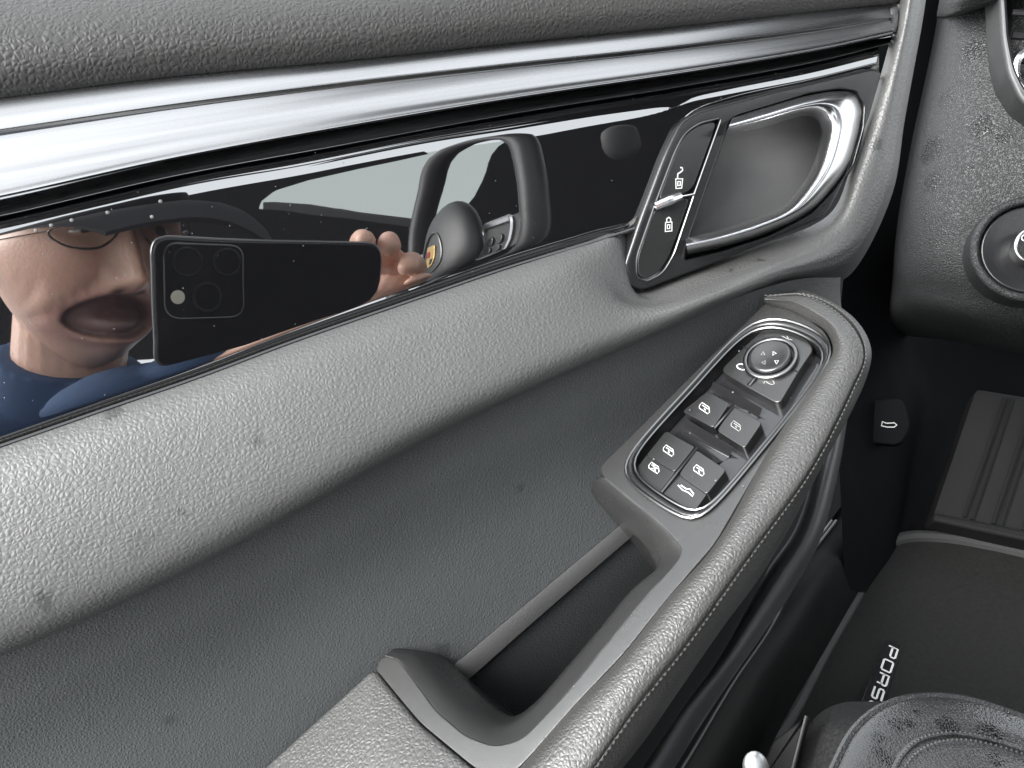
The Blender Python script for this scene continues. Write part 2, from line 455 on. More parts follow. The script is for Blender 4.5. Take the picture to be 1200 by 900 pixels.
def add_spots(mat, parent, spots, dark=.3, wet=.18):
    """damp marks: darker, glossier patches at given places of the thing"""
    nt = mat.node_tree; b = nt.nodes['Principled BSDF']
    tc = N(nt, 'ShaderNodeTexCoord'); no = N(nt, 'ShaderNodeTexNoise'); no.inputs['Scale'].default_value = 260; no.inputs['Detail'].default_value = 4
    nt.links.new(tc.outputs['Object'], no.inputs['Vector'])
    vm = N(nt, 'ShaderNodeVectorMath', operation='MULTIPLY_ADD'); vm.inputs[1].default_value = (.007,) * 3
    nt.links.new(no.outputs['Color'], vm.inputs[0]); nt.links.new(tc.outputs['Object'], vm.inputs[2])
    tot = None
    for p, r in spots:
        q = W(p) - ORG[parent.name] + .0035
        ds = N(nt, 'ShaderNodeVectorMath', operation='DISTANCE'); ds.inputs[1].default_value = tuple(q); nt.links.new(vm.outputs[0], ds.inputs[0])
        m = N(nt, 'ShaderNodeMapRange', interpolation_type='SMOOTHSTEP'); m.inputs['From Min'].default_value = r * .5; m.inputs['From Max'].default_value = r; m.inputs['To Min'].default_value = 1; m.inputs['To Max'].default_value = 0
        nt.links.new(ds.outputs['Value'], m.inputs['Value'])
        if tot is None: tot = m.outputs['Result']
        else:
            mxm = N(nt, 'ShaderNodeMath', operation='MAXIMUM'); nt.links.new(tot, mxm.inputs[0]); nt.links.new(m.outputs['Result'], mxm.inputs[1]); tot = mxm.outputs[0]
    old = b.inputs['Base Color'].links[0].from_socket
    dk = N(nt, 'ShaderNodeMix', data_type='RGBA', blend_type='MULTIPLY'); dk.inputs['B'].default_value = (dark, dark, dark, 1)
    nt.links.new(tot, dk.inputs['Factor']); nt.links.new(old, dk.inputs['A']); nt.links.new(dk.outputs['Result'], b.inputs['Base Color'])
    rr_ = N(nt, 'ShaderNodeMix', data_type='FLOAT'); rr_.inputs['A'].default_value = b.inputs['Roughness'].default_value; rr_.inputs['B'].default_value = wet
    if b.inputs['Roughness'].links: nt.links.new(b.inputs['Roughness'].links[0].from_socket, rr_.inputs['A'])
    nt.links.new(tot, rr_.inputs['Factor']); nt.links.new(rr_.outputs['Result'], b.inputs['Roughness'])
# ================================================================== DOOR
door = thing('car_door_panel', P(500, 900, 0.0), 'open grey leather car door panel with black glossy trim and long armrest', 'car door')

def prow(pts, w):
    ww = w if hasattr(w, '__len__') else [w] * len(pts)
    return [P(x, y, q) for (x, y), q in zip(pts, ww)]

# --- upper pad, rolls back towards the window above the metal strip
xs = [-90, 0, 200, 400, 600, 800, 1000, 1062]
ct = [124, 113, 88, 70, 49, 29, 8, 2]
up_rows = []
for dy, w in ((3, -0.0040), (-6, -0.0015), (-30, 0.0008), (-62, -0.001), (-95, -0.009), (-140, -0.026), (-200, -0.055)):
    k = [1.25, 1.2, 1.1, 1.0, .95, .85, .75, .7]
    up_rows.append(prow([(x + (6 if dy < -60 else 0), c + dy * q) for x, c, q in zip(xs, ct, k)], w))
v, f = loft_idx(up_rows, 90, 6)
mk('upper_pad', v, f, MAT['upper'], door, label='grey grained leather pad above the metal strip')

# --- metal strip
cx = [-90, 0, 200, 400, 600, 800, 960, 1046]
def crow(ys, w, xshift=0): return prow(list(zip(cx, ys)), w)
strip_rows = [
    crow([124, 112, 87.5, 69, 48, 28, 10, 3], -0.0050),
    crow([126, 114, 89.5, 71, 49.5, 29.5, 11, 4], -0.0036),
    crow([143, 131, 104, 83, 61, 40.5, 21.5, 11.5], -0.0006),
    crow([162, 149, 120, 95, 73, 52, 32, 19.5], 0.0016),
    crow([166, 153, 123.5, 98.5, 76, 54.5, 34, 20.5], 0.0015),
    crow([171, 158, 127.5, 102, 79, 57, 36, 21.5], 0.0011),
    crow([177, 163, 132, 106, 82, 59.5, 38, 23], 0.0012),
    crow([203, 187, 151, 120.5, 93.5, 68.5, 45, 29], 0.0026),
    crow([230, 213, 171, 136, 105.5, 78, 53, 35], 0.0046),
    crow([244, 227, 183, 146, 113, 83.5, 57, 38.8], 0.0050),
    crow([247, 230, 186, 149, 115, 85.3, 58.5, 40.2], 0.0042),
    crow([249, 232, 188, 151, 117, 87, 60, 42], -0.005)]
v, f = loft_idx(strip_rows, 110, 4)
mk('metal_strip', v, f, MAT['alu'], door, angle=60, label='long polished metal strip across the top of the door')
# closing cap of the strip, rounded
cap = [P(1046, 3, -0.008), P(1050, 6, -.005), P(1052, 14, -.003), P(1051, 28, -.002), P(1048, 39, -.003), P(1046, 43, -.008)]
cap0 = [P(1042, 5, -.0038), P(1043, 9, -.001), P(1044, 19, .0012), P(1044, 28, .0022), P(1043, 37, .0044), P(1042, 41, 0)]
v, f = loft([cap0, [(a + b) / 2 + NT * .002 for a, b in zip(cap0, cap)], cap], 16, 6)
mk('strip_end_cap', v, f, MAT['alu'], door)

# --- black lip and glossy trim
bead = [crow([248, 231, 186, 149, 115, 85, 58, 41], -0.006),
        crow([250.5, 234, 188.5, 151.5, 117.5, 87, 59.5, 42.5], -0.0048),
        crow([260, 243, 197, 160, 125, 93.5, 65, 45.5], -0.0024),
        crow([268, 251, 205, 168, 131.5, 99.5, 70, 49], -0.0002),
        crow([271, 254, 208, 171, 134, 101.5, 72, 50], -0.0008),
        crow([273, 256.5, 210, 173.5, 136, 103.5, 73.5, 52], -0.009)]
v, f = loft_idx(bead, 90, 5)
mk('trim_lip', v, f, plain('dark_chrome', (.26, .26, .262), .22, metal=1.0), door, angle=60, label='thin black bead between metal strip and glossy trim')
tx = [-90, 0, 120, 230, 350, 500, 600, 690, 745, 768, 788, 808, 850, 950, 1030]
t_top = [269, 252, 224, 199, 178, 148, 132, 117, 109, 105, 102, 98, 91, 72, 52]
t_bot = [552, 522, 480, 442, 397, 345, 311, 284, 266, 230, 182, 150, 131, 108, 88]
def trow(fr, dpx, w):
    return [P(x, a + (b - a) * fr + dpx, w) for x, a, b in zip(tx, t_top, t_bot)]
tr = [trow(0, 0, -0.0065), trow(0, 5, -0.0030), trow(0, 10, -0.0013), trow(0, 16, -0.0004), trow(0, 24, 0), trow(0.35, 0, 0.0), trow(0.65, 0, 0.0), trow(1, -16, 0), trow(1, -9, -0.0004), trow(1, -4, -0.0012), trow(1, 0, -0.0030), trow(1, 3, -.007)]
v, f = loft_idx(tr, 120, 5)
mk('gloss_trim', v, f, MAT['gloss'], door, angle=180, label='mirror glossy black trim reflecting a person with a phone')
# fine bright line along the lower edge of the trim
v, f = tube([P(x, y + 1.5, 0.0005) for x, y in zip(tx[:9], t_bot[:9])], 0.0007, 6, 90)
mk('trim_edge', v, f, MAT['glossb'], door)

# --- leather pad: one C-shaped sheet under the trim, round the handle and up to the window
R0 = [(-90, 552), (0, 520), (120, 478), (230, 440), (350, 395), (500, 343), (600, 309), (690, 281), (730, 269), (743, 300), (744, 336), (765, 331), (800, 319), (880, 291), (974, 249), (997, 197), (1017, 138), (1037, 70), (1049, 20), (1061, -60)]
R1 = [(-90, 557), (0, 525), (120, 483), (230, 445), (350, 400), (500, 348), (600, 314), (690, 286), (722, 279), (735, 306), (737, 341), (760, 343), (800, 328), (880, 299), (978, 257), (1002, 200), (1022, 140), (1042, 70), (1054, 20), (1066, -60)]
R2 = [(-90, 600), (0, 567), (120, 522), (230, 481), (350, 434), (500, 377), (600, 340), (675, 318), (708, 325), (730, 345), (760, 353), (812, 337), (885, 310), (984, 268), (1011, 207), (1031, 142), (1049, 70), (1060, 20), (1071, -60)]
R3 = [(-90, 690), (0, 655), (120, 606), (230, 560), (350, 505), (500, 437), (600, 394), (690, 365), (762, 362), (826, 342), (895, 315), (995, 275), (1024, 212), (1041, 142), (1056, 70), (1066, 20), (1077, -60)]
R4 = [(-90, 765), (0, 730), (120, 680), (230, 628), (350, 566), (500, 487), (600, 440), (690, 402), (768, 374), (832, 348), (905, 322), (1003, 287), (1034, 218), (1049, 142), (1063, 70), (1072, 20), (1083, -60)]
R5 = [(-90, 795), (0, 760), (120, 709), (230, 656), (350, 592), (500, 509), (600, 461), (690, 420), (775, 385), (840, 355), (915, 329), (1000, 305), (1042, 222), (1056, 142), (1069, 70), (1078, 20), (1089, -60)]
R6 = [(-90, 806), (0, 771), (120, 719), (230, 666), (350, 601), (500, 517), (600, 468), (690, 427), (780, 389), (846, 358), (922, 333), (1000, 318), (1046, 226), (1060, 142), (1073, 70), (1082, 20), (1093, -60)]
def wrow(pts, a, b):     # w on the long part, w on the front upright
    return [P(x, y, a + (b - a) * min(1, max(0, (x - 880) / 110.0))) for x, y in pts]
pad_rows = [wrow(R0, -.006, -.006), wrow(R1, 0.001, 0.001), wrow(R2, 0.0085, 0.005), wrow(R3, 0.0155, 0.006), wrow(R4, 0.0190, 0.003), wrow(R5, 0.0165, -0.006), wrow(R6, 0.0100, -0.045)]
v, f = loft_idx(pad_rows, 150, 7)
mk('leather_pad', v, f, MAT['pad'], door, angle=180, label='bulging grained leather pad below the glossy trim')

add_spots(MAT['pad'], door, [(P(565, 430, .013), .0042), (P(300, 520, .010), .007), (P(355, 610, .017), .006), (P(135, 487, .002), .004), (P(480, 385, .006), .003), (P(890, 306, .006), .003), (P(855, 322, .006), .0025), (P(60, 700, .016), .005), (P(1030, 170, .006), .004), (P(215, 600, .015), .004)], .6, .34)
add_spots(MAT['lower'], door, [(P(520, 765, .004), .0045), (P(610, 575, .002), .003), (P(200, 850, .003), .005)], .72, .40)
# --- lower panel, hollow behind the armrest
L0 = [(x, y - 3) for x, y in R6[:11]] + [(985, 325)]
L1 = [(-90, 860), (0, 823), (120, 770), (230, 716), (350, 650), (500, 562), (600, 512), (690, 468), (780, 425), (846, 392), (922, 360), (985, 350)]
L2 = [(-90, 960), (0, 920), (120, 870), (230, 820), (350, 750), (500, 660), (600, 600), (690, 545), (780, 490), (846, 440), (922, 400), (990, 395)]
L3 = [(-60, 1100), (60, 1060), (180, 1020), (290, 980), (400, 930), (545, 800), (645, 715), (735, 640), (800, 570), (860, 510), (930, 450), (990, 440)]
lw_ = lambda a: [a] * 11 + [-0.02]
low_rows = [prow(L0, lw_(0.0112)), prow(L1, lw_(0.0055)), prow(L2, lw_(0.000)), prow(L3, lw_(0.004))]
v, f = loft_idx(low_rows, 110, 10)
mk('lower_panel', v, f, MAT['lower'], door, angle=180, label='smooth dark grey vinyl panel behind the armrest')
# inlay strip in the pull pocket and the darker pocket wall under it
S_a = [(505, 800), (532, 779), (600, 722), (725, 617), (765, 584)]
S_b = [(520, 820), (548, 797), (618, 735), (738, 631), (778, 598)]
v, f = loft_idx([prow(S_a, 0.0025), prow(S_a, 0.0062), prow(S_b, 0.0085), prow(S_b, 0.0035)], 24, 2)
mk('pocket_inlay_strip', v, f, plain('strip_plastic', (0.020, 0.020, 0.0198), 0.45, bump=.4, bscale=2500), door, angle=40)
S_c = [(600, 960), (640, 880), (700, 800), (790, 700), (850, 640)]
v, f = loft_idx([prow(S_b, 0.0045), prow([(x + 20, y + 25) for x, y in S_b], 0.001), prow(S_c, -0.012)], 24, 6)
mk('pocket_wall', v, f, MAT['lower'], door, angle=180)

# ------------------------------------------------------------------ armrest
A0 = P(695, 555, 0.012)
adir = nz(P(905, 345, 0.012) - A0)
AP = Plane(A0, np.cross(INW, adir) if np.cross(INW, adir).dot(UP) > 0 else np.cross(adir, INW), adir)
A = lambda px, py, h=0.0: AP.hit(px, py, h)
rim_pairs = [((452, 768), (490, 760)), ((468, 773), (522, 771)), ((480, 790), (537, 786)), ((510, 832), (562, 811)), ((545, 862), (587, 833)), ((580, 875), (606, 840)), ((612, 866), (630, 824)), ((660, 816), (664, 786)), ((710, 756), (705, 738)), ((760, 695), (742, 694)), ((795, 655), (770, 672)), ((799, 642), (765, 655)), ((776, 616), (742, 626)), ((737, 584), (712, 599)), ((708, 560), (694, 580))]
top_poly = [(903, 349), (925, 362), (945, 372), (966, 387), (974, 402), (974, 416), (960, 437), (909, 515), (838, 637), (785, 698), (730, 767), (672, 828), (617, 891), (588, 918), (556, 900), (528, 877), (492, 847), (462, 811), (440, 784), (445, 773)] + [p for p, _ in rim_pairs] + [(702, 547), (750, 500), (830, 420)]
tp = rounded(AP.poly(top_poly), 0.004, 4)
# well cut for the switch panel
well_px = [(893, 376), (916, 374), (948, 383), (970, 397.5), (976, 413), (965.5, 438), (893, 533), (827, 605.5), (809.5, 612), (789, 605.5), (737, 568), (731, 553.5), (737, 536), (807, 455), (870, 389)]
wc = np.array(well_px).mean(0)
well_out = [tuple(wc + (np.array(p) - wc) * 0.95) for p in well_px]
well = spline(AP.poly(well_out), 60, True)
v, f = plate(AP, tp, -0.020, 0.0, 0.0005, 3, holes=[well], hbev=0.0004)
armtop = mk('armrest_top', v, f, MAT['armtop'], door, angle=50, label='satin grey plastic armrest top with pull handle opening')
ra = [A(*p, -0.0002) for p, _ in rim_pairs]; rc_ = [A(*q, -0.017) for _, q in rim_pairs]
rin = [A(p[0] * 1.12 - q[0] * .12, p[1] * 1.12 - q[1] * .12, -0.0012) for p, q in rim_pairs]
rb_ = [a * .55 + c * .45 + AP.n * .0040 for a, c in zip(ra, rc_)]; rb2 = [a * .16 + c * .84 + AP.n * .0026 for a, c in zip(ra, rc_)]
v, f = loft_idx([rin, ra, rb_, rb2, rc_, [p - AP.n * .012 for p in rc_], [p - AP.n * .05 for p in rc_]], 110, 5)
mk('pull_cup_rim', v, f, MAT['armtop'], door, angle=180, label='rolled dark edge of the pull handle opening')
# bright rim ring round the switch panel
w_in = spline(AP.poly([tuple(wc + (np.array(p) - wc) * 0.885) for p in well_px]), 72, True)
w_o = spline(AP.poly([tuple(wc + (np.array(p) - wc) * 0.99) for p in well_px]), 72, True)
w_m = (w_in + w_o) / 2
def ringsurf(loops, hs):
    loops = [ccw(l) for l in loops]
    vs = np.vstack([AP.pt(l, h) for l, h in zip(loops, hs)])
    return vs, grid_faces(len(loops), len(loops[0]), True)
v, f = ringsurf([w_o, w_o * .6 + w_m * .4, w_m, w_in * .6 + w_m * .4, w_in], [-.001, .0012, .0014, .0006, -.009])
mk('panel_rim', v, f, MAT['bezel'], door, angle=60)
wl = [(w_m * .8 + w_o * .2)]
v, f = tube(AP.pt(ccw(w_o * .75 + w_m * .25), 0.0011), 0.00055, 6, None, True)
mk('panel_rim_line', v, f, MAT['rim'], door)
v, f = tube(AP.pt(ccw(w_in * .75 + w_m * .25), 0.0006), 0.00045, 6, None, True)
mk('panel_rim_line', v, f, MAT['rim'], door)
v, f = plate(AP, w_in * 1.0, -0.012, -0.0058, 0.0003, 1)
panel = mk('switch_panel', v, f, MAT['glossb'], door, label='black glossy switch panel well in the armrest')

Z = lambda x, y: (720 + x / 3.4615, 360 + y / 3.4615)
def button(name, pts, h1, rad=0.0014, mat='button', h0=-0.0085, bev=0.0006, dome=0.0, parent=door, label=None, grow=1.17):
    pc = np.mean(pts, axis=0); pts = [tuple(pc + (np.array(p) - pc) * grow) for p in pts]
    pl = rounded(AP.poly([Z(*p) for p in pts], h1), rad, 4)
    v, f = plate(AP, pl, h0, h1, bev, 3, dome=dome)
    return mk(name, v, f, MAT[mat], parent, angle=40, label=label)
def icon(parent, lines, h, wd=0.00036, mat='icon', plane=None, conv=Z, name='icon'):
    plane = plane or AP
    parts = []
    for ln in lines:
        closed = ln[0] == 'c'
        pts = ln[1:] if closed or ln[0] == 'o' else ln
        uv = plane.poly([conv(*p) for p in pts], h)
        parts.append(strip2(plane, uv, wd, h + 0.00012, closed))
    v, f = join(parts)
    return mk(name, v, f, MAT[mat], parent, smooth=False, recalc=False)

# glossy scoops behind each switch
def scoop(pts_a, pts_b, ha, hb):
    a = AP.poly([Z(*p) for p in pts_a], ha); b = AP.poly([Z(*p) for p in pts_b], hb)
    rows = [AP.pt(a, ha), AP.pt((a * .6 + b * .4), min(ha, hb) - 0.0012), AP.pt(b, hb)]
    return loft(rows, 10, 8)
v, f = scoop([(400, 300), (520, 365), (600, 410)], [(340, 365), (450, 425), (535, 472)], -0.0022, -0.0045)
mk('finger_scoop', v, f, MAT['glossb'], door)
v, f = scoop([(290, 450), (400, 520), (485, 570)], [(215, 520), (320, 590), (400, 640)], -0.0022, -0.0045)
mk('finger_scoop', v, f, MAT['glossb'], door)

mc = button('mirror_switch_base', [(545, 150), (610, 92), (700, 95), (780, 140), (800, 172), (740, 262), (668, 385), (545, 318), (440, 252)], -0.0012, 0.003, grow=1.06, label='mirror adjuster plate at the front of the switch panel')
icon(mc, [('o', (720, 252), (742, 262))], -0.0012, 0.0005, 'void', name='joint'); icon(mc, [('o', (523, 160), (552, 178))], -0.0012, 0.0005, 'void', name='joint'); icon(mc, [('o', (540, 316), (592, 268))], -0.0012, 0.0009, 'void', name='joint')
kc = AP.uv(*Z(632, 205), 0.0)
kr = abs(AP.uv(*Z(632 + 95, 205), 0.0) - kc); kr = 0.5 * (np.linalg.norm(AP.uv(*Z(727, 235), 0) - kc) + np.linalg.norm(AP.uv(*Z(632, 115), 0) - kc))
v, f = plate(AP, circ(kc, kr * 0.98, 40), -0.0030, 0.0006, 0.0008, 4, holes=[circ(kc, kr * 0.80, 40)], hbev=0.0006)
kn = mk('mirror_knob_ring', v, f, MAT['rim'], door, angle=60)
v, f = plate(AP, circ(kc, kr * 0.76, 36), -0.003, 0.0016, 0.0012, 4, dome=-0.0006)
kb = mk('mirror_knob', v, f, MAT['button'], door, angle=60, label='round mirror adjuster knob with arrow marks')
for cxz, cyz, an in ((648, 188, 0), (658, 222, 1), (607, 225, 2), (603, 190, 3)):
    s = 9; a = an * math.pi / 2 - .5
    tri = [(cxz + s * math.sin(a + k * 2.094), cyz - s * math.cos(a + k * 2.094)) for k in range(3)]
    icon(kb, [['c'] + tri], 0.0013, 0.00028, 'iconw' if an > 1 else 'icon')
def ell(cx_, cy_, rx, ry, rot, n=16): 
    return [(cx_ + rx * math.cos(t) * math.cos(rot) - ry * math.sin(t) * math.sin(rot), cy_ + rx * math.cos(t) * math.sin(rot) + ry * math.sin(t) * math.cos(rot)) for t in np.linspace(0, 2 * math.pi, n, endpoint=False)]
icon(mc, [['c'] + ell(517, 243, 20, 11, .25)], -0.0012, 0.00045)
icon(mc, [['c'] + ell(632, 303, 18, 9, .45), ('o', (612, 300), (606, 310))], -0.0012, 0.0003, 'iconw')
icon(mc, [('o', (680, 118), (700, 128), (722, 134)), ('o', (684, 130), (700, 138), (716, 144)), ('o', (700, 118), (712, 140))], -0.0012, 0.0003, 'iconw')

def car_window_icon(cx_, cy_, s, slash=False):
    # quarter window outline with an arrow, leaning with the button
    def q(x, y):
        ax = np.array([0.83, 0.56]); ay = np.array([-0.62, 0.78])
        r = ax * x * s + ay * y * s; return (cx_ + r[0], cy_ + r[1])
    L = [['c'] + [q(*p) for p in ((-1, -.5), (.4, -.5), (1, .1), (1, .55), (-.75, .55), (-1, .2))], ['o', q(-.7, -.15), q(.5, -.15)], ['o', q(-.1, .1), q(.3, .3)]]
    if slash: L += [['o', q(-.5, -.45), q(.6, .5)], ['o', q(.6, -.3), q(-.5, .5)]]
    return L
sw = [('window_switch', [(378, 350), (456, 392), (398, 478), (290, 420)], -0.0008, (368, 410), 24, 'icon', 0, 'front left window switch, nearest the panel'),
      ('window_switch', [(485, 414), (586, 470), (525, 560), (428, 498)], -0.0008, (495, 482), 22, 'iconw', 0, 'front right window switch with pale top'),
      ('window_switch', [(212, 512), (312, 568), (242, 656), (142, 598)], -0.0008, (222, 582), 24, 'icon', 0, 'rear left window switch'),
      ('window_switch', [(335, 590), (440, 660), (372, 746), (273, 677)], -0.0008, (345, 662), 24, 'icon', 0, 'rear right window switch'),
      ('child_lock_button', [(138, 604), (238, 662), (182, 742), (86, 672)], -0.0016, (163, 652), 24, 'icon', 1, 'child lock button at the rear left corner'),
      ('tailgate_button', [(268, 684), (366, 752), (316, 822), (196, 748)], -0.0016, None, 24, 'icon', 0, 'tailgate button at the rear right corner')]
for nm, pts, h, ic, s, im, sl_, lb in sw:
    b = button(nm, pts, h, label=lb, bev=0.00035)
    if ic: icon(b, car_window_icon(ic[0], ic[1], s, sl_), h, 0.00029, im)
    else: icon(b, [['o', (258, 722), (276, 742), (300, 752), (318, 768), (322, 758), (306, 738), (292, 738), (270, 722)]], h, 0.0004, im)
# thin bright dividers between the switch pairs
for pa, pb in (((488, 395), (405, 490)), ((335, 568), (190, 750)), ((590, 262), (545, 318))):
    v, f = tube([A(*Z(*pa), -0.0006), A(*Z((pa[0] + pb[0]) / 2, (pa[1] + pb[1]) / 2), -0.0004), A(*Z(*pb), -0.001)], 0.00055, 6, 12)
    mk('switch_divider', v, f, MAT['rim'], door)

# leather roll along the armrest
inn = [(896, 355), (925, 363), (945, 373.5), (968, 388.5), (976, 412), (962, 436), (909, 514), (838, 638), (785, 699), (730, 768), (672, 829), (617, 892), (560, 955)]
cre = [(897, 351), (932, 354), (960, 366), (985, 387), (993, 413), (978, 446), (927, 530), (859, 640), (794, 724), (738, 795), (682, 862), (652, 896), (598, 960)]
sea = [(898, 348), (940, 347), (973, 361), (1001, 387), (1010, 416), (994, 455), (945, 548), (880, 640), (802, 747), (745, 819), (690, 897), (664, 930), (620, 985)]
sdu = [(898.5, 347), (941, 344.5), (976, 358), (1005, 385), (1014, 417), (999, 458), (950, 553), (884, 646), (807, 754), (750, 826), (696, 902), (670, 936), (628, 990)]
sil = [(898, 347), (934, 340), (966, 351), (1000, 374), (1019, 406), (1017, 436), (985, 503), (907, 648), (854, 721), (802, 796), (762, 854), (724, 902), (680, 960)]
r_in0 = [A(x, y, -0.004) for x, y in inn]
r_in = [A(x, y, 0.0006) for x, y in inn]
r_cr = [A(x, y, 0.0058) for x, y in cre]
r_se = [A(x, y, 0.0036) for x, y in sea]
r_gr = [A(x, y, 0.0022) for x, y in sdu]
r_si = [A(x, y, -0.016) for x, y in sil]
def down(row, dn, back):
    return [p - UP * dn - INW * back for p in row]
r_u1 = down(r_si, 0.010, 0.002); r_u2 = down(r_si, 0.022, 0.007); r_u3 = down(r_si, 0.04, 0.010)
seam_mid = [(a + b) / 2 - AP.n * 0.0026 for a, b in zip(r_se, r_gr)]
mid_in = [a * .55 + b * .45 + AP.n * .0022 for a, b in zip(r_in, r_cr)]
v, f = loft_idx([r_in0, r_in, mid_in, r_cr, r_se, seam_mid, r_gr], 140, 6)
mk('armrest_pad', v, f, MAT['arm'], door, angle=180, label='grained leather roll of the armrest with a stitched seam')
sidm = [a * .5 + b * .5 + INW * .0015 for a, b in zip(r_gr, r_si)]
v, f = loft_idx([[p - AP.n * .0012 for p in r_gr], r_gr, sidm, r_si, r_u1, r_u2, r_u3], 140, 5)
mk('armrest_side', v, f, MAT['arm'], door, angle=180, label='side wall of the armrest below the seam')
# stitches on both sides of the seam
st = []
for row, off in ((r_se, -AP.b * 0), (r_gr, 0)):
    q = spline(row, 520)
    for i in range(0, 518, 4):
        a, b = q[i], q[i + 2]
        c = (a + b) / 2 + AP.n * 0.0003 + (INW * .0004 if row is r_gr else -INW * .0009)
        t = nz(b - a); l = np.linalg.norm(b - a) * .62
        st.append(tube([c - t * l, c, c + t * l], [0.0001, 0.00028, 0.0001], 5))
v, f = join(st)
mk('stitching', v, f, MAT['thread'], door, kind='stuff')
# rear leather corner of the armrest
rp = rounded(AP.poly([(438, 783), (461, 812), (491, 848), (527, 878), (556, 902), (585, 921), (520, 985), (240, 985), (303, 906)], 0.0), 0.003, 4)
v, f = plate(AP, rp, -0.03, 0.0008, 0.0022, 4, dome=0.0014)
mk('armrest_rear_pad', v, f, MAT['rear'], door, angle=60, label='grained leather corner pad behind the pull handle')

# ------------------------------------------------------------------ inner door handle and lock switch
TP = Plane(P(860, 220, 0.0), NT, U_)
zz = lambda x, y: (720 + x / 3.3333, 80 + y / 3.3333)
bez_px = [(798, 141.5), (819, 129.5), (900, 108), (1024, 79), (1035, 84), (1020, 136), (991, 212), (969, 254), (870, 296), (753, 341), (737, 336), (733, 308), (750, 258), (780, 178)]
bez = rounded(TP.poly(bez_px, 0.003), [.006, .004, .001, .003, .003, .001, .006, .006, .001, .006, .006, .006, .001, .006], 6)
hole_px = [(864, 134), (948, 109), (985, 103.5), (1004, 107), (1013, 122), (1011, 150), (999, 193), (978, 224), (950, 252), (900, 277), (852, 293), (804, 305.5), (799.5, 303), (803, 289), (848, 160), (853, 142)]
hole = rounded(TP.poly(hole_px, 0.003), .0015, 4)
lock_px = [(844.5, 139), (819, 145), (802, 157), (791, 178), (768, 239), (746, 302), (746.5, 324), (756, 330), (776, 320), (789, 298), (813, 227)]
lock = rounded(TP.poly(lock_px, 0.003), [.001, .003, .004, .004, .0005, .003, .003, .003, .003, .002, .0005], 5)
v, f = plate(TP, bez, -0.012, 0.003, 0.0012, 4, holes=[hole, lock], hbev=0.0005)
mk('handle_bezel', v, f, MAT['bezel'], door, angle=50, label='dark satin surround of door handle and lock switch')
# thin bright line on the inner rims
for lp, nm in ((lock, 'lock_rim'), ):
    v, f = tube(TP.pt(offset(ccw(lp), -0.0002), 0.0031), 0.00028, 5, None, True)
    mk(nm, v, f, MAT['rim'], door)
v, f = tube(TP.pt(offset(ccw(hole), -0.0002), 0.003), 0.00022, 5, None, True)
mk('handle_rim', v, f, MAT['bezel'], door)
# two halves of the lock switch
def half(pts, nm, lb):
    pl_ = rounded(TP.poly(pts, 0.0035), .0040, 6)
    v, f = plate(TP, pl_, -0.010, 0.0030, 0.0005, 3)
    return mk(nm, v, f, MAT['button'], door, angle=45, label=lb)
un = half([(842.5, 140.5), (819, 146.5), (803, 158.5), (792.5, 179), (771, 236.5), (812, 224)], 'unlock_button', 'upper lock button with open padlock mark')
lk = half([(768, 242), (748, 302), (748.5, 322), (757, 328), (774.5, 318), (787, 297), (810.5, 229.5)], 'lock_button', 'lower lock button with closed padlock mark')
hl = 0.0030
icon(un, [['c', (239, 432), (266, 432), (262, 468), (240, 470)], ['c', (247, 442), (257, 442), (256, 458), (247, 459)], ['o', (246, 430), (247, 412), (258, 406), (266, 398), (264, 388), (256, 388)]], hl, 0.00055, 'icon', TP, zz)
icon(lk, [['c', (199, 603), (224, 600), (224, 635), (198, 638)], ['c', (206, 612), (216, 611), (216, 626), (206, 627)], ['o', (204, 602), (204, 588), (212, 582), (219, 588), (219, 600)]], hl, 0.00055, 'icon', TP, zz)
v, f = tube([P(*zz(158, 540), .0042), P(*zz(205, 520), .0052), P(*zz(256, 500), .0044)], [0.0016, 0.0019, 0.0015], 10, 14)
mk('lock_indicator', v, f, MAT['chrome'], door)
v, f = tube([P(*zz(256, 503), .0034), P(*zz(312, 492), .0033)], 0.0004, 6)
mk('lock_divider', v, f, MAT['chrome'], door)
# cup behind the handle
hc = TP.poly(hole_px, 0.0)
hl_ = ccw(spline(hc, 64, True)); cc = hl_.mean(0)
rows = [TP.pt(hl_, 0.001), TP.pt(cc + (hl_ - cc) * .985, -0.006), TP.pt(cc + (hl_ - cc) * .95, -0.009), TP.pt(cc + (hl_ - cc) * .6, -0.0125), TP.pt(cc + (hl_ - cc) * .12, -0.0135)]
v = np.vstack(rows); f = grid_faces(5, 64, True); f.append(tuple(range(4 * 64, 5 * 64)))
mk('handle_cup', v, f, MAT['cup'], door, angle=60, label='dark hollow behind the metal door handle')
# pull handle: a hook with a wide front bend
ho = [(858, 138), (900, 125), (948, 111.5), (984, 106.5), (1002, 109.5), (1010, 125), (1008, 149), (996, 191), (975, 222), (948, 249), (900, 273), (852, 288), (806, 298)]
hi = [(850.5, 158.6), (888, 150.5), (930, 138), (950, 136), (960, 143.5), (963, 158), (960, 172), (952, 196), (940, 217), (918, 242), (888, 255.5), (840, 270.5), (803, 279)]
def hrow(t, w): return [P(a[0] * (1 - t) + b[0] * t, a[1] * (1 - t) + b[1] * t, w) for a, b in zip(ho, hi)]
hrows = [hrow(.04, -0.008), hrow(0, 0.000), hrow(.05, 0.0040), hrow(.25, 0.0085), hrow(.52, 0.0108), hrow(.78, 0.0080), hrow(.96, 0.0020), hrow(1.0, -0.003), hrow(.96, -0.008), hrow(.55, -0.011)]
v, f = loft_idx(hrows, 90, 4)
mk('pull_handle', v, f, MAT['chrome'], door, angle=180, label='satin chrome hook shaped door pull handle')

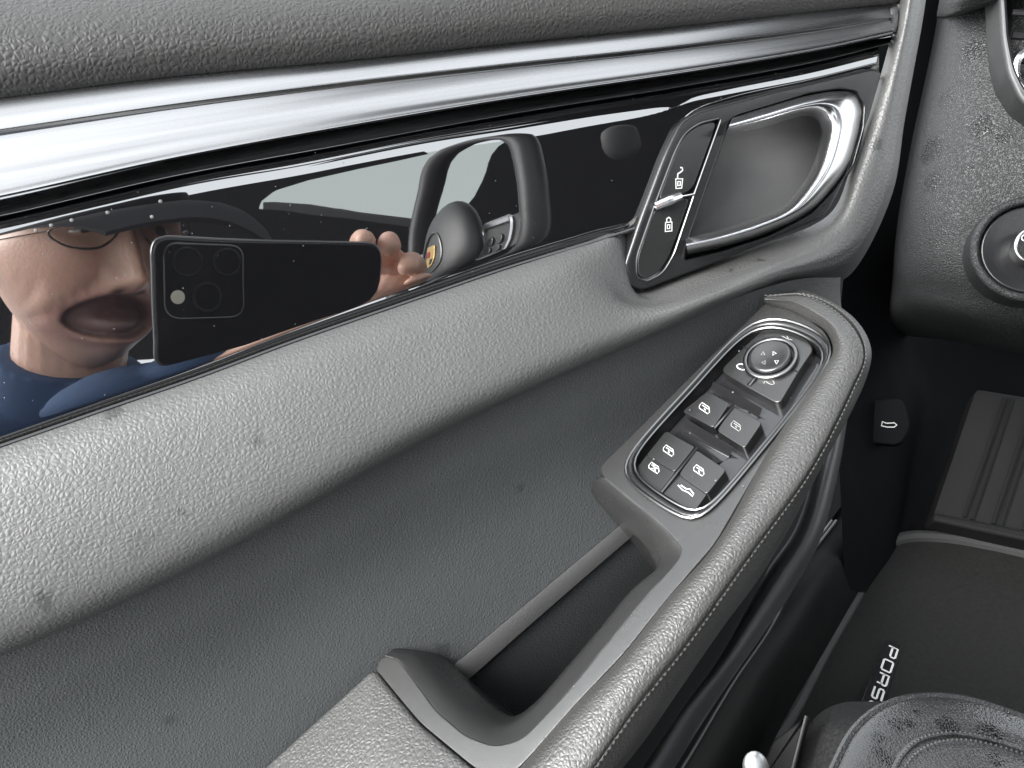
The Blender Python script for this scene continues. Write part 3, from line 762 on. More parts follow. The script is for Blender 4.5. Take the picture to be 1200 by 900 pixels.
# ------------------------------------------------------------------ door bottom edge below the armrest
bl = [(990, 440, .43), (962, 540, .41), (935, 622, .395), (905, 668, .385), (877, 712, .375), (831, 779, .36), (785, 831, .35), (744, 894, .34), (690, 970, .33)]
br = [(1000, 440, .43), (984, 545, .41), (962, 630, .395), (930, 690, .385), (900, 735, .375), (860, 792, .36), (822, 848, .35), (790, 900, .34), (740, 970, .33)]
def mixr(t, lift): return [D(a[0] * (1 - t) + b[0] * t, a[1] * (1 - t) + b[1] * t, a[2] - lift) for a, b in zip(bl, br)]
v, f = loft_idx([mixr(-.15, -.03), mixr(0, 0), mixr(.25, .008), mixr(.55, .010), mixr(.85, .006), mixr(1, -.004), mixr(1.0, -.05)], 70, 5)
mk('map_pocket_rim', v, f, MAT['rubber'], door, angle=180, label='dark curved rim of the door pocket under the armrest')
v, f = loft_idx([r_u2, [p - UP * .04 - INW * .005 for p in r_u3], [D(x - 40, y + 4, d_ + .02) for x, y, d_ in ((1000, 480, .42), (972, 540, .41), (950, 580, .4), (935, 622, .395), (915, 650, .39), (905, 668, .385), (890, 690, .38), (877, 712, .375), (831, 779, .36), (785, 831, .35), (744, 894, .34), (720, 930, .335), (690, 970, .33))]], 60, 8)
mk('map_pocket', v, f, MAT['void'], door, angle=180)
# small droplets and dust grains on the door, plus a few glint beads
parts = []
def drop(c, nrm, r):
    a = nz(np.cross(nrm, [.3, .6, .2])); b = np.cross(nrm, a)
    v = [c + nrm * r * .55]; 
    for k in range(6): v.append(c + r * (a * math.cos(k * 1.047) + b * math.sin(k * 1.047)))
    for k in range(6): v.append(c + nrm * r * .35 + .7 * r * (a * math.cos(k * 1.047) + b * math.sin(k * 1.047)))
    f = [(0, 7 + k, 7 + (k + 1) % 6) for k in range(6)] + [(7 + k, 1 + k, 1 + (k + 1) % 6, 7 + (k + 1) % 6) for k in range(6)]
    return np.array(v), f
for i in range(90):
    x = rng.uniform(0, 1000); yt = np.interp(x, tx, t_top); yb = np.interp(x, tx, t_bot)
    if x > 720: yb = min(yb, 130 - (x - 820) * .24)
    y = rng.uniform(yt + 4, max(yt + 6, yb - 8)); parts.append(drop(P(x, y, 0.0001), NT, rng.uniform(.00007, .0002)))
for (x, y) in ((42, 262), (84, 250), (126, 241), (60, 256), (188, 228), (178, 246)):  # beads put in for streak-like reflections on the trim, not water
    parts.append(drop(P(x, y + 8, 0.0001), NT, .0006))
for i in range(70):
    x = rng.uniform(420, 1000); y = rng.uniform(380, 860)
    if 0 < y: 
        q = A(x, y, 0.0004)
        inside = inpoly(AP.uv(x, y), tp)
        if inside: parts.append(drop(q, AP.n, rng.uniform(.00012, .0004)))
v, f = join(parts)
mk('droplets_and_glints', v, f, MAT['drop'], door, kind='stuff')

# ================================================================== CAR INTERIOR BESIDE THE DOOR
FLOOR_H = 0.66
FL = Plane(-UP * FLOOR_H, UP, U_)
# floor
fl = FL.pt(np.array([[-0.3, -1.4], [1.9, -1.4], [1.9, 1.2], [-0.3, 1.2]]), 0.0)
o = mk('car_floor', fl, [(0, 1, 2, 3)], MAT['carpet'], None, smooth=False); tag(o, kind='structure')

gq = np.array([[-15, -15, -1.05], [15, -15, -1.05], [15, 15, -1.05], [-15, 15, -1.05]]) @ ROT  # unseen pale plane, added to bounce light up onto door and face
o = mk('bounce_ground', gq, [(0, 1, 2, 3)], plain('concrete', (.30, .30, .29), .8), None, smooth=False); tag(o, kind='structure')
# sill: long moulding from the bottom edge towards the footwell
def frow(pts, h):
    hh = [-h, -h * .5, h * .35, h * .85] + [h] * 9
    return [FL.hit(x, y, q) for (x, y), q in zip(pts, hh)]
s1 = [(1075, 470), (1010, 560), (975, 610), (932, 668), (898, 735), (854, 800), (796, 897), (745, 975)]
s2 = [(1079, 475), (1013, 566), (979, 615), (937, 672), (903, 738), (859, 803), (801, 899), (750, 977)]
s3 = [(1095, 495), (1030, 585), (1000, 640), (965, 690), (930, 755), (890, 820), (848, 905), (800, 985)]
s4 = [(1120, 505), (1060, 600), (1030, 655), (995, 710), (960, 770), (925, 830), (890, 900), (850, 990)]
sill = thing('door_sill', FL.hit(900, 800, 0.05), 'dark plastic door sill between the door and the floor mat', 'door sill')
v, f = loft_idx([down(frow(s1, .14), .12, .0), frow(s1, 0.14), frow(s2, 0.143), frow(s3, 0.125), frow(s4, 0.03), frow(s4, -.02)], 60, 5)
mk('sill_cover', v, f, plain('sill_plastic', (0.004, 0.004, 0.004), 0.6, spec=.08, bump=.5, bscale=700), sill, angle=60)
for sh in (0, 5):
    v, f = tube([FL.hit(x + sh, y, .1445) for x, y in s1[2:]], 0.0011, 6, 60)
    mk('sill_line', v, f, MAT['rubber'], sill)

# floor mat
mat_o = thing('floor_mat', FL.hit(1050, 760, 0), 'charcoal car floor mat with a silver lettered badge', 'floor mat')
MP = Plane(FL.hit(1050, 760, 0.012), UP, U_)
mp_px = [(1037, 640), (1060, 630), (1105, 630), (1150, 637), (1240, 660), (1420, 720), (1400, 1050), (860, 1000), (878, 905), (925, 838), (962, 768), (1000, 702)]
mp = rounded(MP.poly(mp_px), .012, 4)
v, f = plate(MP, mp, -0.014, 0.0, 0.004, 3, back=False)
mk('mat_pile', v, f, MAT['mat'], mat_o, angle=60)
edge = spline([MP.hit(x, y, .001) for x, y in ((1300, 677), (1200, 648), (1150, 637), (1105, 630), (1060, 630), (1037, 640), (1000, 702), (962, 768), (925, 838), (878, 905))], 80)
v, f = tube(edge, 0.0065, 8)
mk('mat_binding', v, f, MAT['binding'], mat_o)
# badge
bq = [(1038, 750), (1057, 757), (1032, 834), (1008, 826)]
bp_ = MP.poly(bq, .002)
v, f = plate(MP, rounded(ccw(bp_), .002), 0.0, 0.003, 0.0005, 2)
bad = mk('badge', v, f, MAT['glossb'], mat_o, angle=40, label='black badge with silver letters on the floor mat')
b0 = MP.uv(1040, 756, .003); b1 = MP.uv(1012, 838, .003); e1 = b1 - b0; L = np.linalg.norm(e1); e1 /= L
bx0 = MP.uv(1054, 761, .003); hgt = np.linalg.norm(bx0 - b0); e2 = (bx0 - b0) - e1 * np.dot(bx0 - b0, e1); e2 /= np.linalg.norm(e2)
LET = {'P': [[(0, 0), (0, 1), (.85, 1), (.95, .9), (.95, .55), (.85, .45), (0, .45)]], 'O': [['c', (.08, 0), (.9, 0), (1, .1), (1, .9), (.9, 1), (.08, 1), (0, .9), (0, .1)]],
       'R': [[(0, 0), (0, 1), (.85, 1), (.95, .9), (.95, .6), (.85, .48), (0, .48)], [(.9, 0), (.9, .38), (.8, .48)]], 'S': [[(0, 0), (.88, 0), (.97, .1), (.97, .42), (.88, .5), (.1, .5), (0, .58), (0, .9), (.1, 1), (.97, 1)]],
       'C': [[(.95, 0), (.1, 0), (0, .1), (0, .9), (.1, 1), (.95, 1)]], 'H': [[(0, 0), (0, 1)], [(0, .5), (.95, .5)], [(.95, 0), (.95, 1)]], 'E': [[(.95, 0), (.1, 0), (0, .1), (0, .9), (.1, 1), (.95, 1)], [(0, .5), (.9, .5)]]}
lw = L / 5.0 * .74; step = L / 5.0
for i, ch in enumerate('PORSC'):
    pr = []
    for ln in LET[ch]:
        cl = ln[0] == 'c'; pts = ln[1:] if cl else ln
        uvp = np.array([b0 + e1 * (i * step + x * lw) + e2 * (hgt * (.12 + .76 * y)) for x, y in pts])
        pr.append(strip2(MP, uvp, hgt * .17, .0034, cl))
    v, f = join(pr)
    mk('letter', v, f, MAT['icon'], bad, smooth=False, recalc=False)

# dark footwell wall and kick panel
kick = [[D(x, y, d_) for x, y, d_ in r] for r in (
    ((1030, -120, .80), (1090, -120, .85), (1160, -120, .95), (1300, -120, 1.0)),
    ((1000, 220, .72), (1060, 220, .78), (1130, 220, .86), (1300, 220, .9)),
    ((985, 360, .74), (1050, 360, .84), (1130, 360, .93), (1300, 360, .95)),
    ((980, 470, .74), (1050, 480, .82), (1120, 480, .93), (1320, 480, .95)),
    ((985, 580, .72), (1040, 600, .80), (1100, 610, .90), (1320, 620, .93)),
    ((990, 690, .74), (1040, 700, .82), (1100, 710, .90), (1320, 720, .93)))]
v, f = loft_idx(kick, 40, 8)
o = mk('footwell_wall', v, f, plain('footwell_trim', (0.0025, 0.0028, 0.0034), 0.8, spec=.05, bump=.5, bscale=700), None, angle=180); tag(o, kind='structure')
# release lever with its bonnet mark
KP = Plane(D(1043, 498, .78), nz(np.array([-.45, .25, .86])), U_)
lev = rounded(KP.poly([(1012, 470), (1060, 466), (1068, 500), (1055, 522), (1008, 518)]), .008, 5)
bon = thing('bonnet_release_lever', KP.hit(1043, 500), 'black bonnet release lever with white car mark in dark footwell', 'lever')
v, f = plate(KP, lev, -.012, 0.002, 0.002, 4)
bl_ = mk('lever', v, f, plain('lever_plastic', (0.0022, 0.0025, 0.003), .8, spec=.04), bon, angle=60)
icon(bl_, [['c', (1033, 499), (1040, 500.5), (1048, 500.5), (1051, 498), (1048, 495.5), (1039, 496), (1034, 494)]], .002, 0.0011, 'iconw', KP, lambda x, y: (x, y))

# foot rest with ribs
fr = thing('foot_rest', FL.hit(1150, 640, 0), 'black ribbed rubber foot rest in the footwell', 'foot rest')
RP = Plane(D(1150, 550, .82), nz(UP * .62 + np.array([-.25, .0, .75])), U_)
rp_ = rounded(RP.poly([(1144, 456), (1290, 480), (1270, 640), (1093, 606)]), .006, 4)
v, f = plate(RP, rp_, -.03, 0.0, 0.0015, 3)
mk('rest_pad', v, f, MAT['ribrub'], fr, angle=60)
for (a, b) in (((1178, 466), (1130, 606)), ((1186, 467), (1139, 609)), ((1211, 472), (1164, 614)), ((1219, 473), (1173, 617)), ((1246, 478), (1200, 622)), ((1254, 480), (1209, 624))):
    v, f = tube([RP.hit(*a, .001), RP.hit((a[0] + b[0]) / 2, (a[1] + b[1]) / 2, .002), RP.hit(*b, .001)], .0022, 6, 12)
    mk('rib', v, f, MAT['void'], fr)
    q = tuple((a[0] + 4, a[1])), tuple((b[0] + 4.5, b[1]))
v, f = plate(RP, rounded(RP.poly([(1093, 602), (1290, 640), (1290, 655), (1091, 612)]), .004), -.03, .006, .004, 3)
mk('rest_lip', v, f, MAT['ribrub'], fr, angle=60)

# ================================================================== DASHBOARD END
dash = thing('dashboard', D(1150, 330, .62), 'black grained dashboard end with air vent and rotary switch', 'dashboard')
dr = [[D(x, y, d_) for x, y, d_ in r] for r in (
    ((1105, -60, .95), (1108, -60, .74), (1118, -60, .66), (1145, -60, .635), (1200, -60, .61), (1330, -60, .57)),
    ((1096, 30, .95), (1100, 30, .74), (1112, 30, .66), (1140, 30, .635), (1200, 30, .61), (1330, 30, .57)),
    ((1066, 170, .95), (1070, 170, .74), (1084, 170, .655), (1120, 170, .625), (1200, 170, .595), (1330, 170, .56)),
    ((1050, 260, .95), (1054, 260, .74), (1068, 260, .66), (1110, 260, .625), (1200, 260, .595), (1330, 260, .56)),
    ((1044, 330, .95), (1048, 330, .76), (1062, 330, .68), (1110, 335, .64), (1200, 345, .605), (1330, 350, .57)),
    ((1040, 370, .95), (1046, 370, .80), (1065, 372, .73), (1115, 378, .68), (1200, 395, .65), (1330, 400, .62)),
    ((1040, 390, .98), (1050, 392, .88), (1075, 395, .85), (1120, 400, .82), (1200, 415, .80), (1330, 420, .78)))]
v, f = loft_idx(dr, 60, 9)
mk('dash_body', v, f, MAT['dash'], dash, angle=180)
add_spots(MAT['dash'], dash, [(D(1088, 175, .645), .016), (D(1100, 110, .64), .014), (D(1095, 215, .64), .012), (D(1150, 145, .612), .013), (D(1135, 200, .618), .007), (D(1112, 235, .632), .010), (D(1175, 160, .603), .008), (D(1100, 285, .64), .009), (D(1140, 60, .632), .012)], .35, .13)
# upper lid with a seam
lr = [[D(x, y, d_) for x, y, d_ in r] for r in (
    ((1098, 22, .70), (1125, 17, .625), (1160, 6, .605), (1240, -20, .57)),
    ((1098, 16, .69), (1126, 10, .612), (1160, 0, .592), (1240, -28, .555)),
    ((1102, -10, .69), (1128, -20, .608), (1160, -30, .588), (1240, -60, .55)),
    ((1108, -80, .75), (1130, -90, .68), (1160, -100, .66), (1240, -130, .62)))]
v, f = loft_idx(lr, 30, 6)
mk('dash_lid', v, f, MAT['dash'], dash, angle=180)
# vent
VP = Plane(D(1195, 60, .585), nz(np.array([-.30, .08, .95])), np.array([1, 0, 0.3]))
vo = [(1166, -60), (1168, 0), (1171, 50), (1178, 90), (1192, 120), (1215, 142), (1260, 165), (1320, 170), (1330, -60)]
vi = [(1176, -60), (1177, 0), (1180, 48), (1187, 84), (1199, 109), (1222, 130), (1262, 150), (1310, 154), (1320, -50)]
pv = rounded(VP.poly(vo), .006); ph = rounded(VP.poly(vi), .006)
v, f = plate(VP, pv, -.03, .006, .003, 4, holes=[ph], hbev=.002)
vb = mk('vent_bezel', v, f, MAT['rubber'], dash, angle=60, label='rounded frame of the air vent')
v, f = tube(VP.pt(offset(ccw(ph), -.002), .006), .0012, 6, None, True)
mk('vent_chrome_line', v, f, MAT['rim'], vb)
v, f = plate(VP, offset(ccw(ph), -.001), -.04, -.03, .001, 1); mk('vent_back', v, f, MAT['void'], vb)
for yy in (15, 42, 70):
    v, f = tube([VP.hit(1186, yy, -.004), VP.hit(1240, yy + 3, -.004), VP.hit(1300, yy + 4, -.004)], .0028, 8, 10)
    mk('vent_slat', v, f, MAT['glossb'], vb)
v, f = tube([VP.hit(1199, 62, -.001), VP.hit(1191, 72, .001), VP.hit(1190, 90, .001), VP.hit(1198, 103, -.001), VP.hit(1212, 108, -.002)], .0035, 8, 20)
mk('vent_thumb_wheel', v, f, MAT['chrome'], vb)
# rotary light switch
RPn = Plane(D(1205, 291, .585), nz(np.array([-.30, .10, .95])), np.array([1, 0, .3]))
rc = RPn.uv(1208, 292); rr = np.linalg.norm(RPn.uv(1136, 290) - rc)
v, f = plate(RPn, circ(rc, rr, 56), -.02, .004, .004, 4, holes=[circ(rc, rr * .84, 56)], hbev=.003)
rs = mk('light_switch_surround', v, f, MAT['dash'], dash, angle=60)
v, f = plate(RPn, circ(rc, rr * .82, 48), -.02, .0, .002, 3, dome=-.004); mk('light_switch_dish', v, f, MAT['bezel'], rs, angle=60)
v, f = plate(RPn, circ(rc, rr * .33, 40), -.01, .010, .002, 4); kb2 = mk('light_switch_knob', v, f, MAT['button'], rs, angle=60)
v, f = tube(RPn.pt(circ(rc, rr * .31, 40), .0105), .0012, 6, None, True); mk('knob_ring', v, f, MAT['chrome'], rs)
v, f = strip2(RPn, circ(RPn.uv(1199, 283), .004, 20, .0028), .0008, .0104, True); mk('icon', v, f, MAT['icon'], rs, recalc=False, smooth=False)

# ================================================================== SEAT CORNER
seat = thing('driver_seat', FL.hit(1120, 900, 0), 'black leather seat cushion corner with damp spots and curved stitching', 'car seat')
SP = Plane(D(1090, 850, .50), nz(UP), U_)
def srow(pts, h): return [SP.hit(x, y, h) for x, y in pts]
e0 = [(950, 960), (975, 905), (1000, 858), (1035, 829), (1080, 817), (1130, 820), (1200, 842), (1320, 890)]
e1_ = [(975, 975), (992, 915), (1013, 871), (1042, 845), (1082, 833), (1130, 836), (1200, 858), (1310, 905)]
e2_ = [(1040, 990), (1040, 925), (1052, 892), (1070, 872), (1095, 862), (1130, 861), (1200, 880), (1300, 925)]
e3 = [(1100, 1000), (1095, 960), (1100, 930), (1110, 915), (1125, 905), (1145, 903), (1200, 920), (1290, 960)]
dn = lambda r, q: [p - UP * q for p in r]
v, f = loft_idx([dn(srow(e0, 0), .16), dn(srow(e0, -.0), .04), srow(e0, -.002), srow(e1_, .008), srow(e2_, .010), srow(e3, .014), [np.mean(srow(e3, .014), axis=0)] * 2 + [np.mean(srow(e3, .014), axis=0) + np.array([1e-4 * k, 0, 0]) for k in range(6)]], 70, 6)
mk('cushion', v, f, MAT['seat'], seat, angle=180)
v, f = tube(srow(e0, .0012), .0030, 8, 90); mk('piping', v, f, MAT['seat'], seat)
for k, off in enumerate((0, 1)):
    q = spline([p + UP * .001 for p in srow([(x + off * 7, y + off * 9) for x, y in e2_], .0105)], 130)
    if off == 0:
        v, f = tube(q, .0016, 6); mk('seam', v, f, MAT['seat'], seat)
    pr = [tube([q[i] + UP * .001, (q[i] + q[i + 1]) / 2 + UP * .0016, q[i + 1] + UP * .001], [.0003, .0009, .0003], 5) for i in range(0, 128, 2)]
    v, f = join(pr); mk('stitching', v, f, MAT['thread'], seat, kind='stuff')
add_spots(MAT['seat'], seat, [(SP.hit(1050, 850, .008), .006), (SP.hit(1064, 848, .008), .005), (SP.hit(1027, 868, .006), .007), (SP.hit(1028, 885, .006), .007), (SP.hit(1110, 852, .009), .009), (SP.hit(1160, 860, .009), .010), (SP.hit(1165, 893, .01), .007), (SP.hit(1075, 838, .006), .004), (SP.hit(1040, 895, .008), .006), (SP.hit(1185, 840, .005), .006)], .25, .10)
# carpeted seat plinth and the side trim blade
v, f = loft_idx([[D(x, y, d_) for x, y, d_ in r] for r in (((905, 930, .60), (930, 880, .60), (958, 838, .60), (985, 824, .60), (1030, 822, .60)), ((925, 960, .56), (950, 900, .56), (975, 855, .56), (1000, 840, .57), (1040, 835, .58)), ((960, 990, .53), (980, 930, .53), (1000, 880, .54), (1030, 850, .55), (1060, 845, .56)))], 30, 8)
mk('plinth', v, f, MAT['carpet2'], seat, angle=180)
BPn = Plane(D(925, 875, .56), nz(np.array([-.6, .35, .72])), UP)
v, f = plate(BPn, rounded(BPn.poly([(945, 839), (938, 862), (922, 930), (880, 930), (905, 868)]), .004), -.012, 0, .002, 3)
mk('side_trim', v, f, MAT['ribrub'], seat, angle=60)
v, f = tube([BPn.hit(945, 839, .001), BPn.hit(939, 862, .001), BPn.hit(923, 925, .001)], .0013, 6, 20); mk('trim_edge', v, f, MAT['rubber'], seat)
bk = thing('belt_buckle', D(884, 900, .5), 'small bright metal tongue at the bottom edge beside the seat', 'buckle')
v, f = ellipsoid(D(886, 900, .50), (.0085, .012, .006), np.array([nz([1, .3, 0]), nz([-.3, 1, .2]), nz(np.cross([1, .3, 0], [-.3, 1, .2]))]))
mk('tongue', v, f, plain('worn_steel', (.5, .5, .5), .45, metal=1.0, bump=.3, bscale=300), bk)
v, f = tube([D(882, 908, .51), D(870, 950, .52), D(850, 1000, .52)], .008, 8, 12); mk('strap', v, f, MAT['void'], bk)

# ================================================================== WHAT THE GLOSSY TRIM MIRRORS
# These stand in the cabin and in the door opening; VD gives the point of their image behind the trim.
def VD(px, py, d): return D(px, py, d)
def mkm(name, v, f, mat, parent=None, **kw): return mk(name, mirror(np.array(v)), f, mat, parent, **kw)
def thingm(name, base, label, cat): return thing(name, mirror(np.array(base)), label, cat)
def slab(pts, d, th, back=np.array([0, 0, -1.0])):
    """thick board: outline px polygon at image depth d, th deep"""
    a = np.array([VD(x, y, d) for x, y in pts]); b = a + nz(a.mean(0)) * th; m = len(a)
    v = np.vstack([a, b]); f = [tuple(range(m)), tuple(range(2 * m - 1, m - 1, -1))] + [(k, (k + 1) % m, m + (k + 1) % m, m + k) for k in range(m)]
    return v, f

# --- smartphone: its lens is where the camera stands
PH = Plane(np.array([0, 0, 0.0045]), np.array([0, 0, -1.0]), np.array([1.0, 0, 0]))     # back of the phone, facing the door
phone = thing('smartphone', np.array([0.039, -0.024, 0.010]), 'black smartphone with three lenses mirrored in the glossy trim', 'smartphone')
def prect(x0, x1, y0, y1): return np.array([[x0, -y0], [x1, -y0], [x1, -y1], [x0, -y1]])
m_ph = plain('phone_black_glass', (0.006, 0.006, 0.007), 0.12, spec=.5)
v, f = plate(PH, rounded(prect(-.043, .112, -.068, .0130), .011, 8), -.0075, 0.0, .0015, 4, back=True)
mk('phone_body', v, f, m_ph, phone, angle=50)
v, f = tube(PH.pt(rounded(prect(-.0432, .1122, -.0682, .0132), .011, 8), -.0022), .0009, 6, None, True); mk('phone_frame', v, f, MAT['rim'], phone)
v, f = plate(PH, rounded(prect(-.0375, .0105, -.0340, .0105), .009, 8), 0.0, .0012, .0008, 3)
bmp = mk('camera_bump', v, f, m_ph, phone, angle=50)
v, f = tube(PH.pt(rounded(prect(-.0375, .0105, -.0340, .0105), .009, 8), .0006), .0006, 6, None, True); mk('bump_edge', v, f, MAT['rim'], bmp)
for (lx, ly) in ((0, 0), (-.0240, 0), (-.0125, -.0215)):
    c = np.array([lx, -ly])
    v, f = plate(PH, circ(c, .0090, 32), .0012, .0026, .0004, 2, holes=[circ(c, .0076, 32)]); ln_ = mk('lens_ring', v, f, MAT['rim'], bmp, angle=40)
    v, f = plate(PH, circ(c, .0076, 32), .0012, .0018, .0003, 1); mk('lens_glass', v, f, m_ph, bmp, angle=40)
v, f = plate(PH, circ(np.array([-.0300, .0215]), .0042, 24), .0012, .0017, .0004, 2); mk('flash', v, f, plain('flash_lens', (.75, .72, .6), .3), bmp, angle=40)

# --- person
HC = VD(97, 285, .80)
HY = nz([.76, -.12, .64]); HZ = np.array([.03, .99, .10]); HZ = nz(HZ - HY * HZ.dot(HY)); HX = np.cross(HY, HZ)
HS = 1.15
def head_to_v(q): return HC + HS * (q[:, :1] * HX + q[:, 1:2] * HY + q[:, 2:3] * HZ)
def v_to_head(p): d_ = (p - HC) / HS; return np.stack([d_ @ HX, d_ @ HY, d_ @ HZ], 1)
def g(d, s): return np.exp(-(d / s)**2)
def head_mesh(nu=200, nv=150):
    th = np.linspace(0.02, math.pi - .02, nv)[:, None]; ph = np.linspace(0, 2 * math.pi, nu, endpoint=False)[None, :]
    x = np.sin(th) * np.cos(ph); y = np.sin(th) * np.sin(ph); z = np.cos(th) * np.ones_like(ph)
    zl = np.where(z > 0, z * .115, z * .110)
    low = np.clip(-zl / .110, 0, 1)
    wx = .077 * (1 - .30 * low**1.6); wy = np.where(y > 0, .094 * (1 - .10 * low**2), .100 * (1 - .35 * low))
    X = x * wx; Y = y * wy; Zq = zl.copy()
    # fuller, flatter face front
    fr_ = np.clip(y, 0, 1)
    k = (1 - np.clip(np.abs(z), 0, 1)**6)
    Y = np.where(y > 0, Y + .012 * g(zl + .072, .035) * fr_**2, Y)
    def add(dx, dz, sx, sz, amt, axis='y'):
        nonlocal Y
        Y = Y + np.where(y > 0, amt * g(X - dx, sx) * g(Zq - dz, sz), 0)
    add(0, -.018, .0095, .020, .022); add(0, -.030, .014, .0095, .016); add(.012, -.034, .007, .007, .006); add(-.012, -.034, .007, .007, .006); add(0, .004, .007, .018, .006)
    for s in (1, -1):
        add(s * .031, .010, .015, .010, -.010); add(s * .031, .010, .010, .006, .005); add(s * .030, .030, .022, .007, .006)
        add(s * .040, -.020, .020, .018, .006)
        # smile folds from nose to mouth corner
        for t in np.linspace(0, 1, 6): add(s * (.020 + .030 * t), -.032 - .034 * t, .0035, .007, -.0050)
        add(s * .052, -.055, .012, .02, .005); add(s * .0085, -.0395, .0045, .0035, -.006)
        for t in np.linspace(0, 1, 5): add(s * (.056 + .004 * t), -.042 - .04 * t, .003, .008, -.0035)
        for t in np.linspace(0, 1, 4): add(s * (.062 + .003 * t), -.040 - .05 * t, .003, .009, -.0025)
    # open mouth
    mz = -.060; mw = .040; mh = .0200
    e = np.sqrt((X / mw)**2 + ((Zq - mz + .10 * np.abs(X)) / mh)**2)
    Y = Y + np.where(y > 0, .0020 * np.exp(-((e - 1.12) / .12)**2), 0)
    Y = Y - np.where(y > 0, .024 * (1 / (1 + np.exp((e - .90) * 22))), 0)
    add(0, -.069, .026, .008, .019)      # tongue, inside
    add(0, -.094, .018, .010, .008)       # chin
    q = np.stack([X, Y, Zq], -1).reshape(-1, 3)
    f = grid_faces(nv, nu, True)
    f.append(tuple(range(nu))[::-1]); f.append(tuple((nv - 1) * nu + k for k in range(nu)))
    return q, f
hq, hf = head_mesh()
pieces = [(head_to_v(hq), hf)]
HAX = [HX, HY, HZ]
def hpt(x, y, z): return HC + HS * (x * HX + y * HY + z * HZ)
for s in (1, -1):
    pieces.append(ellipsoid(hpt(s * .079, -.012, -.012), (.008, .018, .031), HAX))
TUP = nz(HZ * .9 + np.array([.0, .3, 0])); 
neck0 = hpt(0, -.025, -.06); neck1 = hpt(0, -.05, -.20)
pieces.append(tube([neck0, (neck0 + neck1) / 2, neck1], [.054, .056, .064], 24, 14))
TAX = [HX, HY, HZ]
chest = hpt(0, -.06, -.345)
pieces.append(ellipsoid(chest, (.185, .105, .22), TAX, 32, 24))
sh = {s: hpt(s * .17, -.06, -.235) for s in (1, -1)}
for s in (1, -1): pieces.append(ellipsoid(sh[s], (.065, .06, .06), TAX))
# which side of the image the phone arm is on: nearer the phone end
sa = 1 if (sh[1][0] > sh[-1][0]) else -1
wrist = VD(425, 388, .640); elbow = VD(285, 480, .80); elb2 = hpt(-sa * .26, -.05, -.50); wr2 = hpt(-sa * .20, .12, -.62)
pieces.append(tube([sh[sa], (sh[sa] + elbow) / 2, elbow], [.056, .050, .043], 20, 18))
pieces.append(tube([elbow, (elbow * .6 + wrist * .4), wrist], [.044, .042, .029], 20, 18))
pieces.append(tube([sh[-sa], (sh[-sa] + elb2) / 2, elb2], [.056, .050, .043], 20, 18))
pieces.append(tube([elb2, wr2], [.043, .030], 20, 12))
# hand behind the far end of the phone: palm and five fingers
palm = VD(462, 358, .632)
pieces.append(tube([wrist, (wrist + palm) / 2, palm, VD(470, 328, .632)], [.028, .031, .031, .029], 18, 16))
fing = [([(448, 345, .640), (424, 300, .635), (424, 281, .590), (428, 282, .572)], .0092),
        ([(466, 342, .638), (456, 303, .640), (456, 284, .602), (457, 286, .583)], .0096),
        ([(478, 342, .632), (486, 318, .632), (482, 306, .604), (478, 311, .585)], .0102),
        ([(488, 356, .625), (500, 342, .615), (494, 336, .595), (487, 340, .586)], .0086),
        ([(440, 372, .640), (420, 352, .600), (400, 340, .596), (385, 334, .594)], .0098)]
for ch, r in fing:
    pts = [VD(*q) for q in ch]
    pieces.append(tube(pts, [r * 1.1, r, r * .95, r * .80], 14, 20))
    pieces.append(ellipsoid(pts[-1], (r * .86,) * 3))
bv, bf = join(pieces)
person = thingm('person', hpt(0, -.07, -.62), 'person in dark cap, glasses and blue shirt mirrored in the glossy trim', 'person')
def remesh(o, voxel, smooth_it=2):
    md = o.modifiers.new('r', 'REMESH'); md.mode = 'VOXEL'; md.voxel_size = voxel; md.use_smooth_shade = True
    if smooth_it:
        ms = o.modifiers.new('s', 'SMOOTH'); ms.iterations = smooth_it; ms.factor = .5
    dg = bpy.context.evaluated_depsgraph_get()
    me = bpy.data.meshes.new_from_object(o.evaluated_get(dg))
    o.modifiers.clear(); old = o.data; mt = old.materials[0]; o.data = me
    me.materials.clear(); me.materials.append(mt); me.shade_smooth()
    bpy.data.meshes.remove(old); return o
m_skin, nt_, b_ = newmat('skin')
att = N(nt_, 'ShaderNodeAttribute', attribute_name='tint')
nn = N(nt_, 'ShaderNodeTexNoise'); nn.inputs['Scale'].default_value = 170; nn.inputs['Detail'].default_value = 5
mxs = N(nt_, 'ShaderNodeMix', data_type='RGBA', blend_type='MULTIPLY'); mxs.inputs['Factor'].default_value = .25
nt_.links.new(att.outputs['Color'], mxs.inputs['A']); nt_.links.new(nn.outputs['Color'], mxs.inputs['B'])
nt_.links.new(mxs.outputs['Result'], b_.inputs['Base Color'])
b_.inputs['Roughness'].default_value = .42; b_.inputs['Subsurface Weight'].default_value = .15; b_.inputs['Subsurface Radius'].default_value = (.008, .003, .0015); b_.inputs['Subsurface Scale'].default_value = 1.0
bps = N(nt_, 'ShaderNodeBump'); bps.inputs['Strength'].default_value = .45; bps.inputs['Distance'].default_value = .001
nt_.links.new(nn.outputs['Fac'], bps.inputs['Height']); nt_.links.new(bps.outputs['Normal'], b_.inputs['Normal'])
body = mkm('body', bv, bf, m_skin, person, recalc=True)
remesh(body, 0.0022, 1)
me = body.data
co = np.empty(len(me.vertices) * 3); me.vertices.foreach_get('co', co); co = co.reshape(-1, 3) + ORG[person.name]
cc_ = (co - CAMLOC) @ ROT                    # back to the camera frame
hv = v_to_head(mirror(cc_))
colr = np.tile(np.array([.72, .44, .33]), (len(hv), 1))
e = np.sqrt((hv[:, 0] / .040)**2 + ((hv[:, 2] + .060 + .10 * np.abs(hv[:, 0])) / .0200)**2)
front = (hv[:, 1] > .02) & (np.abs(hv[:, 2] + .06) < .05)
